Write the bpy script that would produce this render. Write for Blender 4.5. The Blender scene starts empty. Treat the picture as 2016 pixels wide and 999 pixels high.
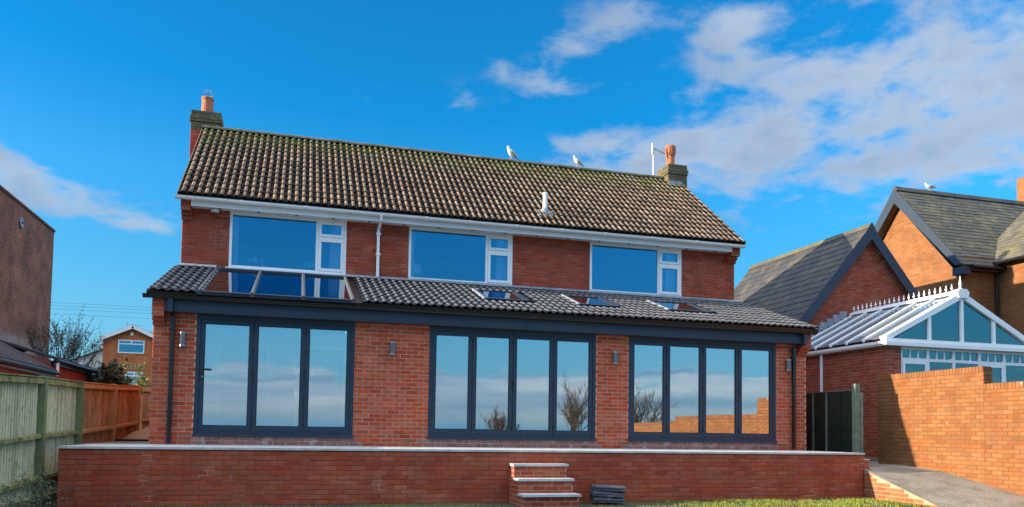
import bpy, math, random
import numpy as np
from mathutils import Vector, Matrix
R = random.Random(7)
SC = bpy.context.scene
COL = SC.collection

# ------------------------------------------------------------------ camera
CAM_C = np.array([4.2197, -14.5698, 0.3037])
F_PX, CY, YAW, PITCH, ROLL = 1532.9, 769.35, -0.2702, 0.0530, 0.0151
FW = np.array([-math.sin(YAW)*math.cos(PITCH), math.cos(YAW)*math.cos(PITCH), math.sin(PITCH)])
_r = np.cross(FW, [0, 0, 1]); _r /= np.linalg.norm(_r); _u = np.cross(_r, FW)
RT = _r*math.cos(ROLL) + _u*math.sin(ROLL); UP = -_r*math.sin(ROLL) + _u*math.cos(ROLL)
cd = bpy.data.cameras.new('camera'); cam = bpy.data.objects.new('camera', cd); COL.objects.link(cam)
cam.matrix_world = Matrix(((RT[0], UP[0], -FW[0], CAM_C[0]), (RT[1], UP[1], -FW[1], CAM_C[1]),
                           (RT[2], UP[2], -FW[2], CAM_C[2]), (0, 0, 0, 1)))
cd.sensor_width = 36; cd.lens = F_PX/2016*36; cd.shift_y = (CY-499.5)/2016
cd.clip_start = .1; cd.clip_end = 3000
SC.camera = cam

def project(P):                                   # point -> (pixel u, v, depth), used only to tell which pieces are in view
    d = np.asarray(P, float)-CAM_C; z = d@FW
    if z < .2: return (-9999, -9999, z)
    return (1008+F_PX*(d@RT)/z, CY-F_PX*(d@UP)/z, z)
def in_view(P, m=15):
    u, v, z = project(P); return z > 0 and -m < u < 2016+m and -m < v < 999+m

# ------------------------------------------------------------------ sun, sky, exposure
SUN = Vector((-1, .072, .209)).normalized()
sl = bpy.data.lights.new('sun', 'SUN'); so = bpy.data.objects.new('sun', sl); COL.objects.link(so)
so.rotation_euler = SUN.to_track_quat('Z', 'Y').to_euler(); so.location = (-20, 0, 12)
sl.energy = 5.0; sl.angle = math.radians(.5); sl.color = (1, .80, .56)
SC.view_settings.view_transform = 'Standard'; SC.view_settings.look = 'None'
SC.view_settings.exposure = 1.22; SC.view_settings.gamma = 1

W = bpy.data.worlds.new('World'); SC.world = W; W.use_nodes = True
def build_world():
    nt = W.node_tree; nt.nodes.clear(); N = nt.nodes.new; L = nt.links.new
    out = N('ShaderNodeOutputWorld'); bg = N('ShaderNodeBackground'); L(bg.outputs[0], out.inputs[0])
    bg.inputs[1].default_value = .135
    sky = N('ShaderNodeTexSky'); sky.sky_type = 'NISHITA'; sky.sun_disc = False
    sky.sun_elevation = math.asin(SUN.z); sky.sun_rotation = math.atan2(SUN.x, SUN.y)
    sky.air_density = 1.0; sky.dust_density = .3; sky.ozone_density = 2.5
    def M(op, a, b=None, c=None, clamp=False):
        n = N('ShaderNodeMath'); n.operation = op; n.use_clamp = clamp
        for i, x in enumerate((a, b, c)):
            if x is None: continue
            if isinstance(x, (int, float)): n.inputs[i].default_value = x
            else: L(x, n.inputs[i])
        return n.outputs[0]
    tc = N('ShaderNodeTexCoord'); sp = N('ShaderNodeSeparateXYZ'); L(tc.outputs['Generated'], sp.inputs[0])
    x, y, z = sp.outputs
    az = M('MULTIPLY', M('ARCTAN2', x, y), 180/math.pi); el = M('MULTIPLY', M('ARCSINE', z), 180/math.pi)
    # the clear sky: deepened, most of all low down
    low = N('ShaderNodeMapRange'); L(el, low.inputs[0])
    for i_, v_ in enumerate((0, 17, 0, 1)): low.inputs[i_+1].default_value = v_
    hs = N('ShaderNodeHueSaturation'); L(sky.outputs[0], hs.inputs['Color'])
    L(M('MULTIPLY_ADD', low.outputs[0], -.26, 1.74), hs.inputs['Saturation']); L(M('MULTIPLY_ADD', low.outputs[0], .36, .56), hs.inputs['Value'])
    tint = N('ShaderNodeMix'); tint.data_type = 'RGBA'; tint.blend_type = 'ADD'; tint.inputs[0].default_value = 1; L(hs.outputs[0], tint.inputs[6]); tint.inputs[7].default_value = (.03, .0, .03, 1)
    # cloud-plane coordinates, so that clouds flatten towards the horizon
    k = M('ADD', M('MAXIMUM', z, 0), .22)
    cb = N('ShaderNodeCombineXYZ'); L(M('DIVIDE', x, k), cb.inputs[0]); L(M('DIVIDE', y, k), cb.inputs[1]); L(M('MULTIPLY', z, 1.5), cb.inputs[2])
    def noise(scale, det, rough, dist=0, off=0):
        n = N('ShaderNodeTexNoise'); n.inputs['Scale'].default_value = scale; n.inputs['Detail'].default_value = det
        n.inputs['Roughness'].default_value = rough; n.inputs['Distortion'].default_value = dist
        mp = N('ShaderNodeMapping'); mp.inputs['Location'].default_value = (off, off*.7, off*.3); L(cb.outputs[0], mp.inputs[0])
        L(mp.outputs[0], n.inputs['Vector']); return n.outputs['Fac']
    n1 = noise(5.4, 6, .54, .25); n2 = noise(19, 5, .6, .4, 4); n3 = noise(1.6, 3, .5, 0, 9)
    tot = None
    # where cloud lies: azimuth, elevation, half widths, weight
    for a, e, sa, se, w in ((36, 21.3, 9.5, 2.8, .88), (42, 18.2, 8, 2.2, .88), (26, 19.8, 7.5, 2.0, .88), (46, 22.5, 5, 3.4, 1.0), (38, 24.6, 7, 1.6, .7), (52, 20, 8, 5, .9), (35, 16.8, 7.5, 1.8, .95), (36, 28.2, 7, 1.3, .6),
                            (24, 28.4, 4.0, 1.4, .8), (20.3, 26.8, 2.4, 1.0, .66), (17.8, 24.6, 2.4, 1.4, .72), (14.2, 25.3, 1.1, .8, .42), (31.5, 27.3, 2.4, 1.8, .75), (20.5, 20.8, 3.4, .9, .6),
                            (40, 28.5, 6, 1.2, .3), (6, 23.3, 2, .6, .3), (11.2, 23.4, 1.3, .9, .42), (20.6, 24.3, 3.2, .9, .62),
                            (-15.5, 14.4, 2.8, 1.2, 1.3), (-18.8, 15.4, 3.2, 1.2, 1.2), (-10.5, 13.5, 3.0, .8, 1.3), (-14, 11, 2, .6, .2), (-7.5, 10.8, 1.6, .6, .22), (-22, 17, 4, 2, .45),
                            (60, 24, 14, 9, .5), (85, 30, 20, 14, .45), (-60, 28, 20, 8, .3), (5, 58, 40, 10, .3)):
        da = M('DIVIDE', M('SUBTRACT', az, a), sa); de = M('DIVIDE', M('SUBTRACT', el, e), se)
        g = M('MULTIPLY', M('EXPONENT', M('MULTIPLY', M('ADD', M('MULTIPLY', da, da), M('MULTIPLY', de, de)), -1.0)), w)
        tot = g if tot is None else M('ADD', tot, g)
    # the low bank of cloud that the glazing shows behind the garden, and scattered cloud over it
    back = M('SMOOTH_MIN', M('MULTIPLY', M('SUBTRACT', -.1, y), 4), 1.0, .2)
    back = M('MAXIMUM', back, 0)
    top = M('ADD', 4.1, M('ADD', M('MULTIPLY', M('SUBTRACT', n3, .5), 4), M('MULTIPLY', M('SUBTRACT', n1, .5), 6)))
    bank = M('MULTIPLY', M('MULTIPLY', M('MULTIPLY_ADD', M('SUBTRACT', top, el), 1.3, .5, clamp=True), M('MULTIPLY_ADD', el, .55, .05, clamp=True)), back)
    bank = M('MULTIPLY', bank, .8)
    tot = M('MINIMUM', tot, 1.12)
    dens = M('ADD', tot, M('ADD', M('MULTIPLY', M('SUBTRACT', n1, .5), 3.9), M('MULTIPLY', M('SUBTRACT', n2, .5), .9)))
    mr = N('ShaderNodeMapRange'); mr.interpolation_type = 'SMOOTHSTEP'
    L(dens, mr.inputs[0]); mr.inputs[1].default_value = .26; mr.inputs[2].default_value = 1.3
    gate = M('MULTIPLY', tot, 4, clamp=True)
    cloud = M('MULTIPLY', M('MULTIPLY', mr.outputs[0], .93), gate)
    bankf = M('MULTIPLY', bank, M('ADD', .75, M('MULTIPLY', n1, .5)), clamp=True)
    # broken cloud deck overhead and behind, unseen, added to brighten the shaded front
    edge = M('ADD', M('MULTIPLY', M('MULTIPLY_ADD', y, 1.6, .5, clamp=True), 16), 19)
    hb = M('DIVIDE', M('SUBTRACT', M('MULTIPLY', M('ARCTAN2', x, M('MULTIPLY', y, -1)), 180/math.pi), 2), 30); he = M('DIVIDE', M('SUBTRACT', el, 25), 7)
    hole = M('EXPONENT', M('MULTIPLY', M('ADD', M('MULTIPLY', hb, hb), M('MULTIPLY', he, he)), -1.0))
    dk = M('MULTIPLY', M('SUBTRACT', el, edge), .12, clamp=True)
    dm = N('ShaderNodeMapRange'); dm.interpolation_type = 'SMOOTHSTEP'; L(M('ADD', n3, M('MULTIPLY', n1, .25)), dm.inputs[0]); dm.inputs[1].default_value = .48; dm.inputs[2].default_value = .66
    deck = M('MULTIPLY', M('MULTIPLY', dk, M('MULTIPLY_ADD', dm.outputs[0], .75, .2)), M('SUBTRACT', 1, M('MULTIPLY', hole, 1.3, clamp=True)), clamp=True)
    cr = N('ShaderNodeMix'); cr.data_type = 'RGBA'
    cr.inputs[6].default_value = (2.0, 2.28, 2.65, 1); cr.inputs[7].default_value = (1.05, 1.42, 2.0, 1)
    L(M('ADD', M('MULTIPLY_ADD', n1, 2.2, -.75), M('MULTIPLY_ADD', n3, 1.6, -.65), clamp=True), cr.inputs[0])
    mx = N('ShaderNodeMix'); mx.data_type = 'RGBA'
    L(cloud, mx.inputs[0]); L(tint.outputs[2], mx.inputs[6]); L(cr.outputs[2], mx.inputs[7])
    m2 = N('ShaderNodeMix'); m2.data_type = 'RGBA'; L(deck, m2.inputs[0]); L(mx.outputs[2], m2.inputs[6]); m2.inputs[7].default_value = (6.7, 7.1, 7.9, 1)
    bk = N('ShaderNodeMix'); bk.data_type = 'RGBA'; L(bankf, bk.inputs[0]); L(m2.outputs[2], bk.inputs[6]); 
    sc = N('ShaderNodeCombineXYZ'); L(M('MULTIPLY', az, .045), sc.inputs[0]); L(M('MULTIPLY', el, .75), sc.inputs[1])
    sn = N('ShaderNodeTexNoise'); sn.inputs['Scale'].default_value = 1.0; sn.inputs['Detail'].default_value = 5; sn.inputs['Roughness'].default_value = .55; sn.inputs['Distortion'].default_value = .4; L(sc.outputs[0], sn.inputs['Vector'])
    bc = N('ShaderNodeMix'); bc.data_type = 'RGBA'; L(M('MULTIPLY_ADD', sn.outputs['Fac'], 3.2, -1.1, clamp=True), bc.inputs[0]); bc.inputs[6].default_value = (.72, 1.32, 2.15, 1); bc.inputs[7].default_value = (2.5, 2.7, 3.0, 1); L(bc.outputs[2], bk.inputs[7])
    hz = N('ShaderNodeMix'); hz.data_type = 'RGBA'; L(M('MULTIPLY', M('MULTIPLY_ADD', el, -.055, .9, clamp=True), M('SUBTRACT', 1, bankf, clamp=True)), hz.inputs[0]); L(bk.outputs[2], hz.inputs[6]); hz.inputs[7].default_value = (.30, 1.5, 2.7, 1)
    L(hz.outputs[2], bg.inputs[0])
    return sky, hs, bg
SKY, HS, BG = build_world()

# ------------------------------------------------------------------ materials
def mat(name, col, rough=.7, var=0., vscale=6., col2=None, c2scale=2., c2lo=.45, c2hi=.62, bump=0., bscale=60., metal=0., spec=.5,
        rand=0., spots=None, coat=0., moss=None, detail=4, pan_shade=None):
    m = bpy.data.materials.new(name); m.use_nodes = True; nt = m.node_tree; N = nt.nodes.new; L = nt.links.new
    b = nt.nodes['Principled BSDF']; b.inputs['Roughness'].default_value = rough; b.inputs['Metallic'].default_value = metal
    b.inputs['Specular IOR Level'].default_value = spec
    if coat: b.inputs['Coat Weight'].default_value = coat; b.inputs['Coat Roughness'].default_value = .15
    geo = N('ShaderNodeNewGeometry')
    def noise(scale, det=detail, rg=.6):
        n = N('ShaderNodeTexNoise'); n.inputs['Scale'].default_value = scale; n.inputs['Detail'].default_value = det
        n.inputs['Roughness'].default_value = rg; L(geo.outputs['Position'], n.inputs['Vector']); return n.outputs['Fac']
    def mix(f, a, c, mode='MIX'):
        n = N('ShaderNodeMix'); n.data_type = 'RGBA'; n.blend_type = mode
        for i, x in ((0, f), (6, a), (7, c)):
            if isinstance(x, (int, float)): n.inputs[i].default_value = x
            elif isinstance(x, tuple): n.inputs[i].default_value = (*x, 1)
            else: L(x, n.inputs[i])
        return n.outputs[2]
    def rng(x, a, c, d=0., e=1.):
        n = N('ShaderNodeMapRange'); L(x, n.inputs[0])
        for i, v in enumerate((a, c, d, e)): n.inputs[i+1].default_value = v
        return n.outputs[0]
    c = None
    if col2 is not None: c = mix(rng(noise(c2scale), c2lo, c2hi), tuple(col), tuple(col2))
    else: c = mix(0., tuple(col), tuple(col))
    f = None
    if rand:
        oi = N('ShaderNodeObjectInfo'); ad = N('ShaderNodeMath'); ad.operation = 'ADD'
        L(oi.outputs['Random'], ad.inputs[0]); L(geo.outputs['Random Per Island'], ad.inputs[1])
        fr = N('ShaderNodeMath'); fr.operation = 'FRACT'; L(ad.outputs[0], fr.inputs[0])
        f = rng(fr.outputs[0], 0, 1, 1-rand, 1+rand)
        hv = N('ShaderNodeHueSaturation'); L(c, hv.inputs['Color']); L(f, hv.inputs['Value'])
        f2 = N('ShaderNodeMath'); f2.operation = 'MULTIPLY'; f2.inputs[1].default_value = 7.31; L(fr.outputs[0], f2.inputs[0])
        f3 = N('ShaderNodeMath'); f3.operation = 'FRACT'; L(f2.outputs[0], f3.inputs[0])
        L(rng(f3.outputs[0], 0, 1, .5-rand*.03, .5+rand*.03), hv.inputs['Hue'])
        L(rng(f3.outputs[0], 0, 1, 1+rand*.35, 1-rand*.35), hv.inputs['Saturation'])
        c = hv.outputs[0]
    if var:
        c = mix(1., c, mix(rng(noise(vscale), .25, .75), (1-var,)*3, (1+var,)*3), 'MULTIPLY')
    if spots:                                         # (colour, scale, threshold, strength): droppings, lime bloom, lichen
        for sc_, (scol, sscale, th, st) in enumerate(spots):
            c = mix(rng(noise(sscale, 5, .65), th, th+.07, 0, st), c, tuple(scol))
    if pan_shade:                                          # shade between the rolls is painted in: pans darkened, rolls left pale
        at = N('ShaderNodeAttribute'); at.attribute_name = 'pan_shade'
        c = mix(rng(at.outputs['Fac'], .30, .80), mix(1., c, tuple(pan_shade), 'MULTIPLY'), c)
    if moss:                                          # (colour, z_low, z_high, scale): grows in from a height upwards
        mcol, z0, z1, msc = moss
        sp = N('ShaderNodeSeparateXYZ'); L(geo.outputs['Position'], sp.inputs[0])
        a = N('ShaderNodeMath'); a.operation = 'MULTIPLY'; L(rng(sp.outputs[2], z0, z1), a.inputs[0]); L(rng(noise(msc), .35, .62), a.inputs[1])
        c = mix(a.outputs[0], c, tuple(mcol))
    L(c, b.inputs['Base Color'])
    if bump:
        bm = N('ShaderNodeBump'); bm.inputs['Strength'].default_value = bump; bm.inputs['Distance'].default_value = .01
        L(noise(bscale, 6, .65), bm.inputs['Height']); L(bm.outputs[0], b.inputs['Normal'])
    return m

def glass_mat(name, refl=.3, tint=(.8, .9, .95), gcol=(1, 1, 1), wav=.02):
    m = bpy.data.materials.new(name); m.use_nodes = True; nt = m.node_tree; nt.nodes.clear(); N = nt.nodes.new; L = nt.links.new
    o = N('ShaderNodeOutputMaterial'); mx = N('ShaderNodeMixShader'); g = N('ShaderNodeBsdfGlossy'); t = N('ShaderNodeBsdfTransparent')
    g.inputs['Roughness'].default_value = 0.0; g.inputs['Color'].default_value = (*gcol, 1); t.inputs['Color'].default_value = (*tint, 1)
    fr = N('ShaderNodeFresnel'); fr.inputs['IOR'].default_value = 1.5
    ma = N('ShaderNodeMath'); ma.operation = 'MULTIPLY_ADD'; ma.inputs[1].default_value = 1-refl; ma.inputs[2].default_value = refl; ma.use_clamp = True
    geo = N('ShaderNodeNewGeometry'); no = N('ShaderNodeTexNoise'); no.inputs['Scale'].default_value = 1.4; no.inputs['Detail'].default_value = 1
    L(geo.outputs['Position'], no.inputs['Vector'])
    bm = N('ShaderNodeBump'); bm.inputs['Strength'].default_value = wav; bm.inputs['Distance'].default_value = .1; L(no.outputs['Fac'], bm.inputs['Height'])
    L(bm.outputs[0], g.inputs['Normal'])
    L(fr.outputs[0], ma.inputs[0]); L(ma.outputs[0], mx.inputs[0]); L(t.outputs[0], mx.inputs[1]); L(g.outputs[0], mx.inputs[2]); L(mx.outputs[0], o.inputs[0])
    return m

LIME = (.62, .56, .52)
M_BRICK = mat('red_facing_brick', (.43, .082, .034), .85, .16, 9, rand=.16, bump=.5, bscale=120, col2=(.37, .066, .030))
M_MORTAR = mat('pale_mortar', (.50, .33, .22), .95, .15, 5, bump=.4, bscale=150)
M_PLINTH = mat('purple_stained_brick', (.25, .11, .10), .8, .25, 6, rand=.2, bump=.4, bscale=120, spots=[(LIME, 5, .56, .35)])
M_OLDBRICK = mat('old_red_brick', (.35, .066, .032), .88, .2, 3, rand=.14, bump=.5, bscale=110, col2=(.30, .056, .028), c2scale=1.2)
M_OLDMORTAR = mat('red_tinted_mortar', (.28, .10, .06), .95, .3, 2, bump=.4, bscale=120, spots=[((.4, .26, .2), 1.1, .55, .8)])
M_WALLBRICK = mat('dark_red_garden_brick', (.34, .066, .028), .85, .2, 2.5, rand=.14, bump=.5, bscale=110, col2=(.38, .088, .036), c2scale=.8, spots=[(LIME, 3.1, .73, .3)])
M_WALLMORTAR = mat('stained_mortar', (.22, .065, .04), .95, .3, 3, spots=[((.5, .38, .32), 1.7, .58, .7)])
M_ORANGE = mat('orange_brick', (.225, .094, .028), .85, .25, 4, rand=.15, bump=.5, bscale=110, col2=(.205, .078, .026), c2scale=2, spots=[((.5, .46, .4), 4.3, .675, .8), ((.10, .05, .03), 2.1, .66, .4)])
M_ORANGEMORTAR = mat('ochre_mortar', (.17, .07, .03), .95, .2, 5)
M_NBRICK = mat('neighbour_orange_brick', (.225, .09, .03), .85, .2, 1.5, rand=.16, col2=(.18, .07, .025), c2scale=1.1)
M_NMORTAR = mat('sandy_mortar', (.26, .135, .065), .95, .15, 4)
M_CBRICK = mat('conservatory_brick', (.31, .066, .032), .85, .2, 4, rand=.2, bump=.4, bscale=110)
M_CMORTAR = mat('pinkish_mortar', (.42, .24, .18), .95, .3, 3)
M_STACK = mat('lichened_brick', (.115, .105, .06), .92, .3, 6, rand=.2, bump=.6, bscale=60, col2=(.15, .125, .065), c2scale=4)
M_STACKMORT = mat('sooty_mortar', (.085, .075, .055), .95, .3, 6)
M_TERRA = mat('terracotta', (.42, .15, .075), .8, .2, 8, bump=.3, bscale=80)
M_UPVC = mat('white_upvc', (.84, .85, .86), .35, .05, 3, spots=[((.5, .5, .48), 9, .7, .3)])
M_ANTH = mat('anthracite_aluminium', (.016, .031, .058), .42, .08, 3, spec=.5)
M_FASCIA = mat('anthracite_fascia', (.015, .030, .058), .5, .12, 2, bump=.1, bscale=20)
M_BLACK = mat('black_upvc', (.012, .012, .013), .3, .1, 5)
M_LEAD = mat('lead_sheet', (.20, .235, .29), .6, .3, 6, bump=.5, bscale=14, col2=(.30, .34, .40), c2scale=5)
M_TILEOLD = mat('weathered_concrete_tile', (.33, .232, .16), .9, .3, 10, rand=.26, pan_shade=(.075, .06, .055), bump=.6, bscale=90, col2=(.23, .155, .105), c2scale=3,
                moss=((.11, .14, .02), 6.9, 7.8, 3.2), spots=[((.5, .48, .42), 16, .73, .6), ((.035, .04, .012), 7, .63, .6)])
M_TILENEW = mat('new_grey_tile', (.115, .115, .12), .55, .2, 8, pan_shade=(.10, .15, .24), rand=.15, bump=.2, bscale=120, spec=.6)
M_SLATE = mat('grey_slate', (.036, .040, .047), .7, .3, 5, rand=.25, bump=.4, bscale=60, col2=(.075, .066, .045), c2scale=1.6)
M_SLATE2 = mat('mossy_slate_tile', (.085, .082, .068), .8, .3, 3, rand=.25, bump=.5, bscale=60, col2=(.125, .118, .065), c2scale=1.3)
M_COPING = mat('pale_stone_coping', (.50, .50, .48), .8, .25, 5, bump=.3, bscale=80)
M_CONC = mat('rough_concrete', (.26, .235, .19), .92, .35, 30, bump=1., bscale=45, col2=(.19, .165, .125), c2scale=2.5, spots=[((.10, .09, .07), 22, .62, .7), ((.5, .46, .4), 40, .68, .6)])
M_GREENWOOD = mat('algae_green_timber', (.15, .19, .085), .85, .3, 6, bump=.5, bscale=40, col2=(.17, .18, .10), c2scale=4)
M_RAILWOOD = mat('mossy_rail_timber', (.26, .26, .09), .85, .3, 6, bump=.5, bscale=40, col2=(.11, .13, .05), c2scale=5)
M_BOARD = mat('weathered_board', (.54, .53, .34), .9, .35, 5, rand=.22, bump=.6, bscale=50, col2=(.13, .14, .09), c2scale=5, c2lo=.52, c2hi=.75)
M_BOARD2 = mat('brown_board', (.52, .345, .15), .88, .3, 5, rand=.22, bump=.6, bscale=50, col2=(.42, .24, .12), c2scale=3)
M_POST2 = mat('brown_post_timber', (.50, .33, .14), .85, .25, 6, bump=.5, bscale=40)
M_DARKGREEN = mat('dark_green_board', (.012, .026, .020), .35, .3, 3)
M_GREYGREEN = mat('grey_green_post', (.15, .19, .15), .9, .35, 8, bump=.6, bscale=40)
M_OLDWALL = mat('sooty_old_brick', (.155, .07, .05), .9, .3, 4)
M_PLASTER = mat('interior_plaster', (.40, .42, .43), .9, .05, 2)
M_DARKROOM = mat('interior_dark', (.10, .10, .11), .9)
M_CURTAIN = mat('white_curtain', (.85, .85, .86), .9, .1, 6)
M_FELT = mat('black_roof_felt', (.022, .022, .024), .85, .4, 2, bump=.5, bscale=20)
M_PINK = mat('red_painted_render', (.20, .055, .05), .85, .2, 3)
M_STEEL = mat('brushed_steel', (.36, .37, .39), .32, .1, 9, metal=1)
M_DKGLASS = mat('grey_lamp_body', (.12, .13, .15), .3)
M_BARK = mat('bark', (.10, .075, .055), .9, .3, 20)
M_LEAFDK = mat('dark_olive_leaf', (.035, .048, .026), .7, .3, 9, rand=.4)
M_CONIF = mat('dark_conifer', (.022, .045, .018), .75, .3, 9, rand=.4)
M_WEED = mat('dusty_weed_leaf', (.10, .14, .07), .75, .3, 9, rand=.4)
M_YELLOW = mat('yellow_green_leaf', (.22, .22, .04), .7, .3, 9, rand=.4)
M_GRASS = mat('lawn_grass', (.20, .25, .035), .75, .4, 3, rand=.5, col2=(.26, .20, .06), c2scale=2.2, c2lo=.5, c2hi=.68)
M_GROUND = mat('garden_soil_and_turf', (.045, .04, .025), .95, .3, 4, bump=.8, bscale=25, col2=(.065, .085, .022), c2scale=.7)
M_FEATHER = mat('white_feathers', (.80, .80, .79), .8, .06, 30)
M_WING = mat('grey_feathers', (.36, .38, .42), .8, .15, 30)
M_BEAK = mat('yellow_beak', (.45, .28, .05), .5)
M_SAND = mat('brown_sand', (.30, .19, .10), .95, .3, 8, bump=.8, bscale=30)
M_CABLE = mat('dark_cable', (.03, .035, .045), .6)
M_TREL = mat('yellowed_trellis', (.45, .38, .16), .8)
G_DOOR = glass_mat('solar_glass', .50, (.80, .86, .90), (.92, .96, 1), .012)
G_WIN = glass_mat('double_glazing', .24, (.92, .95, .97), (.26, .72, 1), .015)
G_ROOF = glass_mat('blue_tinted_roof_glass', .38, (.16, .22, .28), (.95, .98, 1), .01)
def sheet_mat(name, col, refl):
    m = bpy.data.materials.new(name); m.use_nodes = True; nt = m.node_tree; nt.nodes.clear(); N = nt.nodes.new; L = nt.links.new
    o = N('ShaderNodeOutputMaterial'); d = N('ShaderNodeBsdfDiffuse'); t = N('ShaderNodeBsdfTranslucent'); g = N('ShaderNodeBsdfGlossy'); a = N('ShaderNodeMixShader'); b = N('ShaderNodeMixShader')
    d.inputs[0].default_value = (*col, 1); t.inputs[0].default_value = (*col, 1); g.inputs['Roughness'].default_value = .08; a.inputs[0].default_value = .45
    L(d.outputs[0], a.inputs[1]); L(t.outputs[0], a.inputs[2]); fr = N('ShaderNodeFresnel'); ma = N('ShaderNodeMath'); ma.operation = 'ADD'; ma.inputs[1].default_value = refl; ma.use_clamp = True
    L(fr.outputs[0], ma.inputs[0]); L(ma.outputs[0], b.inputs[0]); L(a.outputs[0], b.inputs[1]); L(g.outputs[0], b.inputs[2]); L(b.outputs[0], o.inputs[0]); return m
G_SHEET = sheet_mat('tinted_roof_sheet', (.22, .30, .38), .12)
G_CONS = glass_mat('conservatory_glass', .20, (.85, .92, .95), (.5, .88, 1), .015)

# ------------------------------------------------------------------ mesh helpers
class MB:
    def __init__(s): s.v = []; s.f = []
    def add(s, vs, fs):
        n = len(s.v); s.v += [tuple(map(float, p)) for p in vs]; s.f += [tuple(n+i for i in q) for q in fs]; return s
    def box(s, x0, x1, y0, y1, z0, z1):
        return s.add([(x0,y0,z0),(x1,y0,z0),(x1,y1,z0),(x0,y1,z0),(x0,y0,z1),(x1,y0,z1),(x1,y1,z1),(x0,y1,z1)],
                     [(0,3,2,1),(4,5,6,7),(0,1,5,4),(1,2,6,5),(2,3,7,6),(3,0,4,7)])
    def obox(s, O, U, V, N, u0, u1, v0, v1, n0, n1):
        O, U, V, N = map(np.asarray, (O, U, V, N))
        p = [O+U*a+V*b+N*c for c in (n0, n1) for a, b in ((u0,v0),(u1,v0),(u1,v1),(u0,v1))]
        fs = [(0,3,2,1),(4,5,6,7),(0,1,5,4),(1,2,6,5),(2,3,7,6),(3,0,4,7)]
        if np.dot(np.cross(U, V), N) < 0: fs = [q[::-1] for q in fs]
        return s.add(p, fs)
    def prism(s, pts, d):
        n = len(pts); d = np.asarray(d, float); a = [np.asarray(p, float) for p in pts]
        nrm = sum((np.cross(a[i]-a[0], a[i+1]-a[0]) for i in range(1, n-1)), np.zeros(3))
        if nrm@d > 0: a = a[::-1]
        vs = a+[p+d for p in a]
        return s.add(vs, [tuple(range(n)), tuple(range(2*n-1, n-1, -1))]+[(i, n+i, n+(i+1) % n, (i+1) % n) for i in range(n)])
    def tube(s, pts, r, k=8, cap=True, r1=None):
        P = [Vector(p) for p in pts]; n = len(P); rings = []
        prev = None
        for i, p in enumerate(P):
            t = ((P[min(i+1, n-1)]-P[max(i-1, 0)])).normalized()
            if prev is None:
                a = t.orthogonal().normalized()
            else:
                a = (prev-t*prev.dot(t)); a = a.normalized() if a.length > 1e-6 else t.orthogonal().normalized()
            prev = a; b = t.cross(a)
            rr = r if r1 is None else r+(r1-r)*i/max(1, n-1)
            rings.append([p+(a*math.cos(2*math.pi*j/k)+b*math.sin(2*math.pi*j/k))*rr for j in range(k)])
        vs = [tuple(q) for rg in rings for q in rg]; fs = []
        for i in range(n-1):
            for j in range(k):
                fs.append((i*k+j, i*k+(j+1) % k, (i+1)*k+(j+1) % k, (i+1)*k+j))
        if cap: fs += [tuple(range(k-1, -1, -1)), tuple((n-1)*k+j for j in range(k))]
        return s.add(vs, fs)
    def lathe(s, c, prof, k=16):
        c = np.asarray(c, float); vs = []; fs = []
        for r, z in prof: vs += [c+(r*math.cos(2*math.pi*j/k), r*math.sin(2*math.pi*j/k), z) for j in range(k)]
        for i in range(len(prof)-1):
            for j in range(k): fs.append((i*k+j, i*k+(j+1) % k, (i+1)*k+(j+1) % k, (i+1)*k+j))
        fs += [tuple(range(k-1, -1, -1)), tuple((len(prof)-1)*k+j for j in range(k))]
        return s.add(vs, fs)
    def mesh(s, name, m, smooth=False):
        me = bpy.data.meshes.new(name); me.from_pydata(s.v, [], s.f); me.materials.append(m)
        if smooth: me.polygons.foreach_set('use_smooth', [True]*len(me.polygons))
        me.update(); return me
    def build(s, name, m, parent=None, smooth=False, **kw):
        o = bpy.data.objects.new(name, s.mesh(name, m, smooth)); COL.objects.link(o)
        if parent is not None: put(o, parent)
        for a, b in kw.items(): o[a] = b
        return o

def world_matrix(o):
    m = o.matrix_basis.copy(); p = o.parent
    while p is not None: m = p.matrix_basis @ o_pi(o) @ m if False else p.matrix_basis @ m; p = p.parent
    return m
def put(o, parent):                                  # parent while keeping the place in the world
    o.parent = parent; o.matrix_parent_inverse = Matrix.Identity(4)
    o.matrix_basis = world_matrix(parent).inverted() @ o.matrix_basis
def tag(o, label, cat=None, group=None):
    o['label'] = label
    if cat: o['category'] = cat
    if group: o['group'] = group
    return o
def thing(name, label, cat, loc=(0, 0, 0), group=None):
    o = bpy.data.objects.new(name, None); COL.objects.link(o); o.location = loc; o.empty_display_size = .2
    return tag(o, label, cat, group)
def structure(o): o['kind'] = 'structure'; return o
def link_mesh(name, me, M, parent):
    o = bpy.data.objects.new(name, me); COL.objects.link(o); o.matrix_basis = M; put(o, parent); return o

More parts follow.
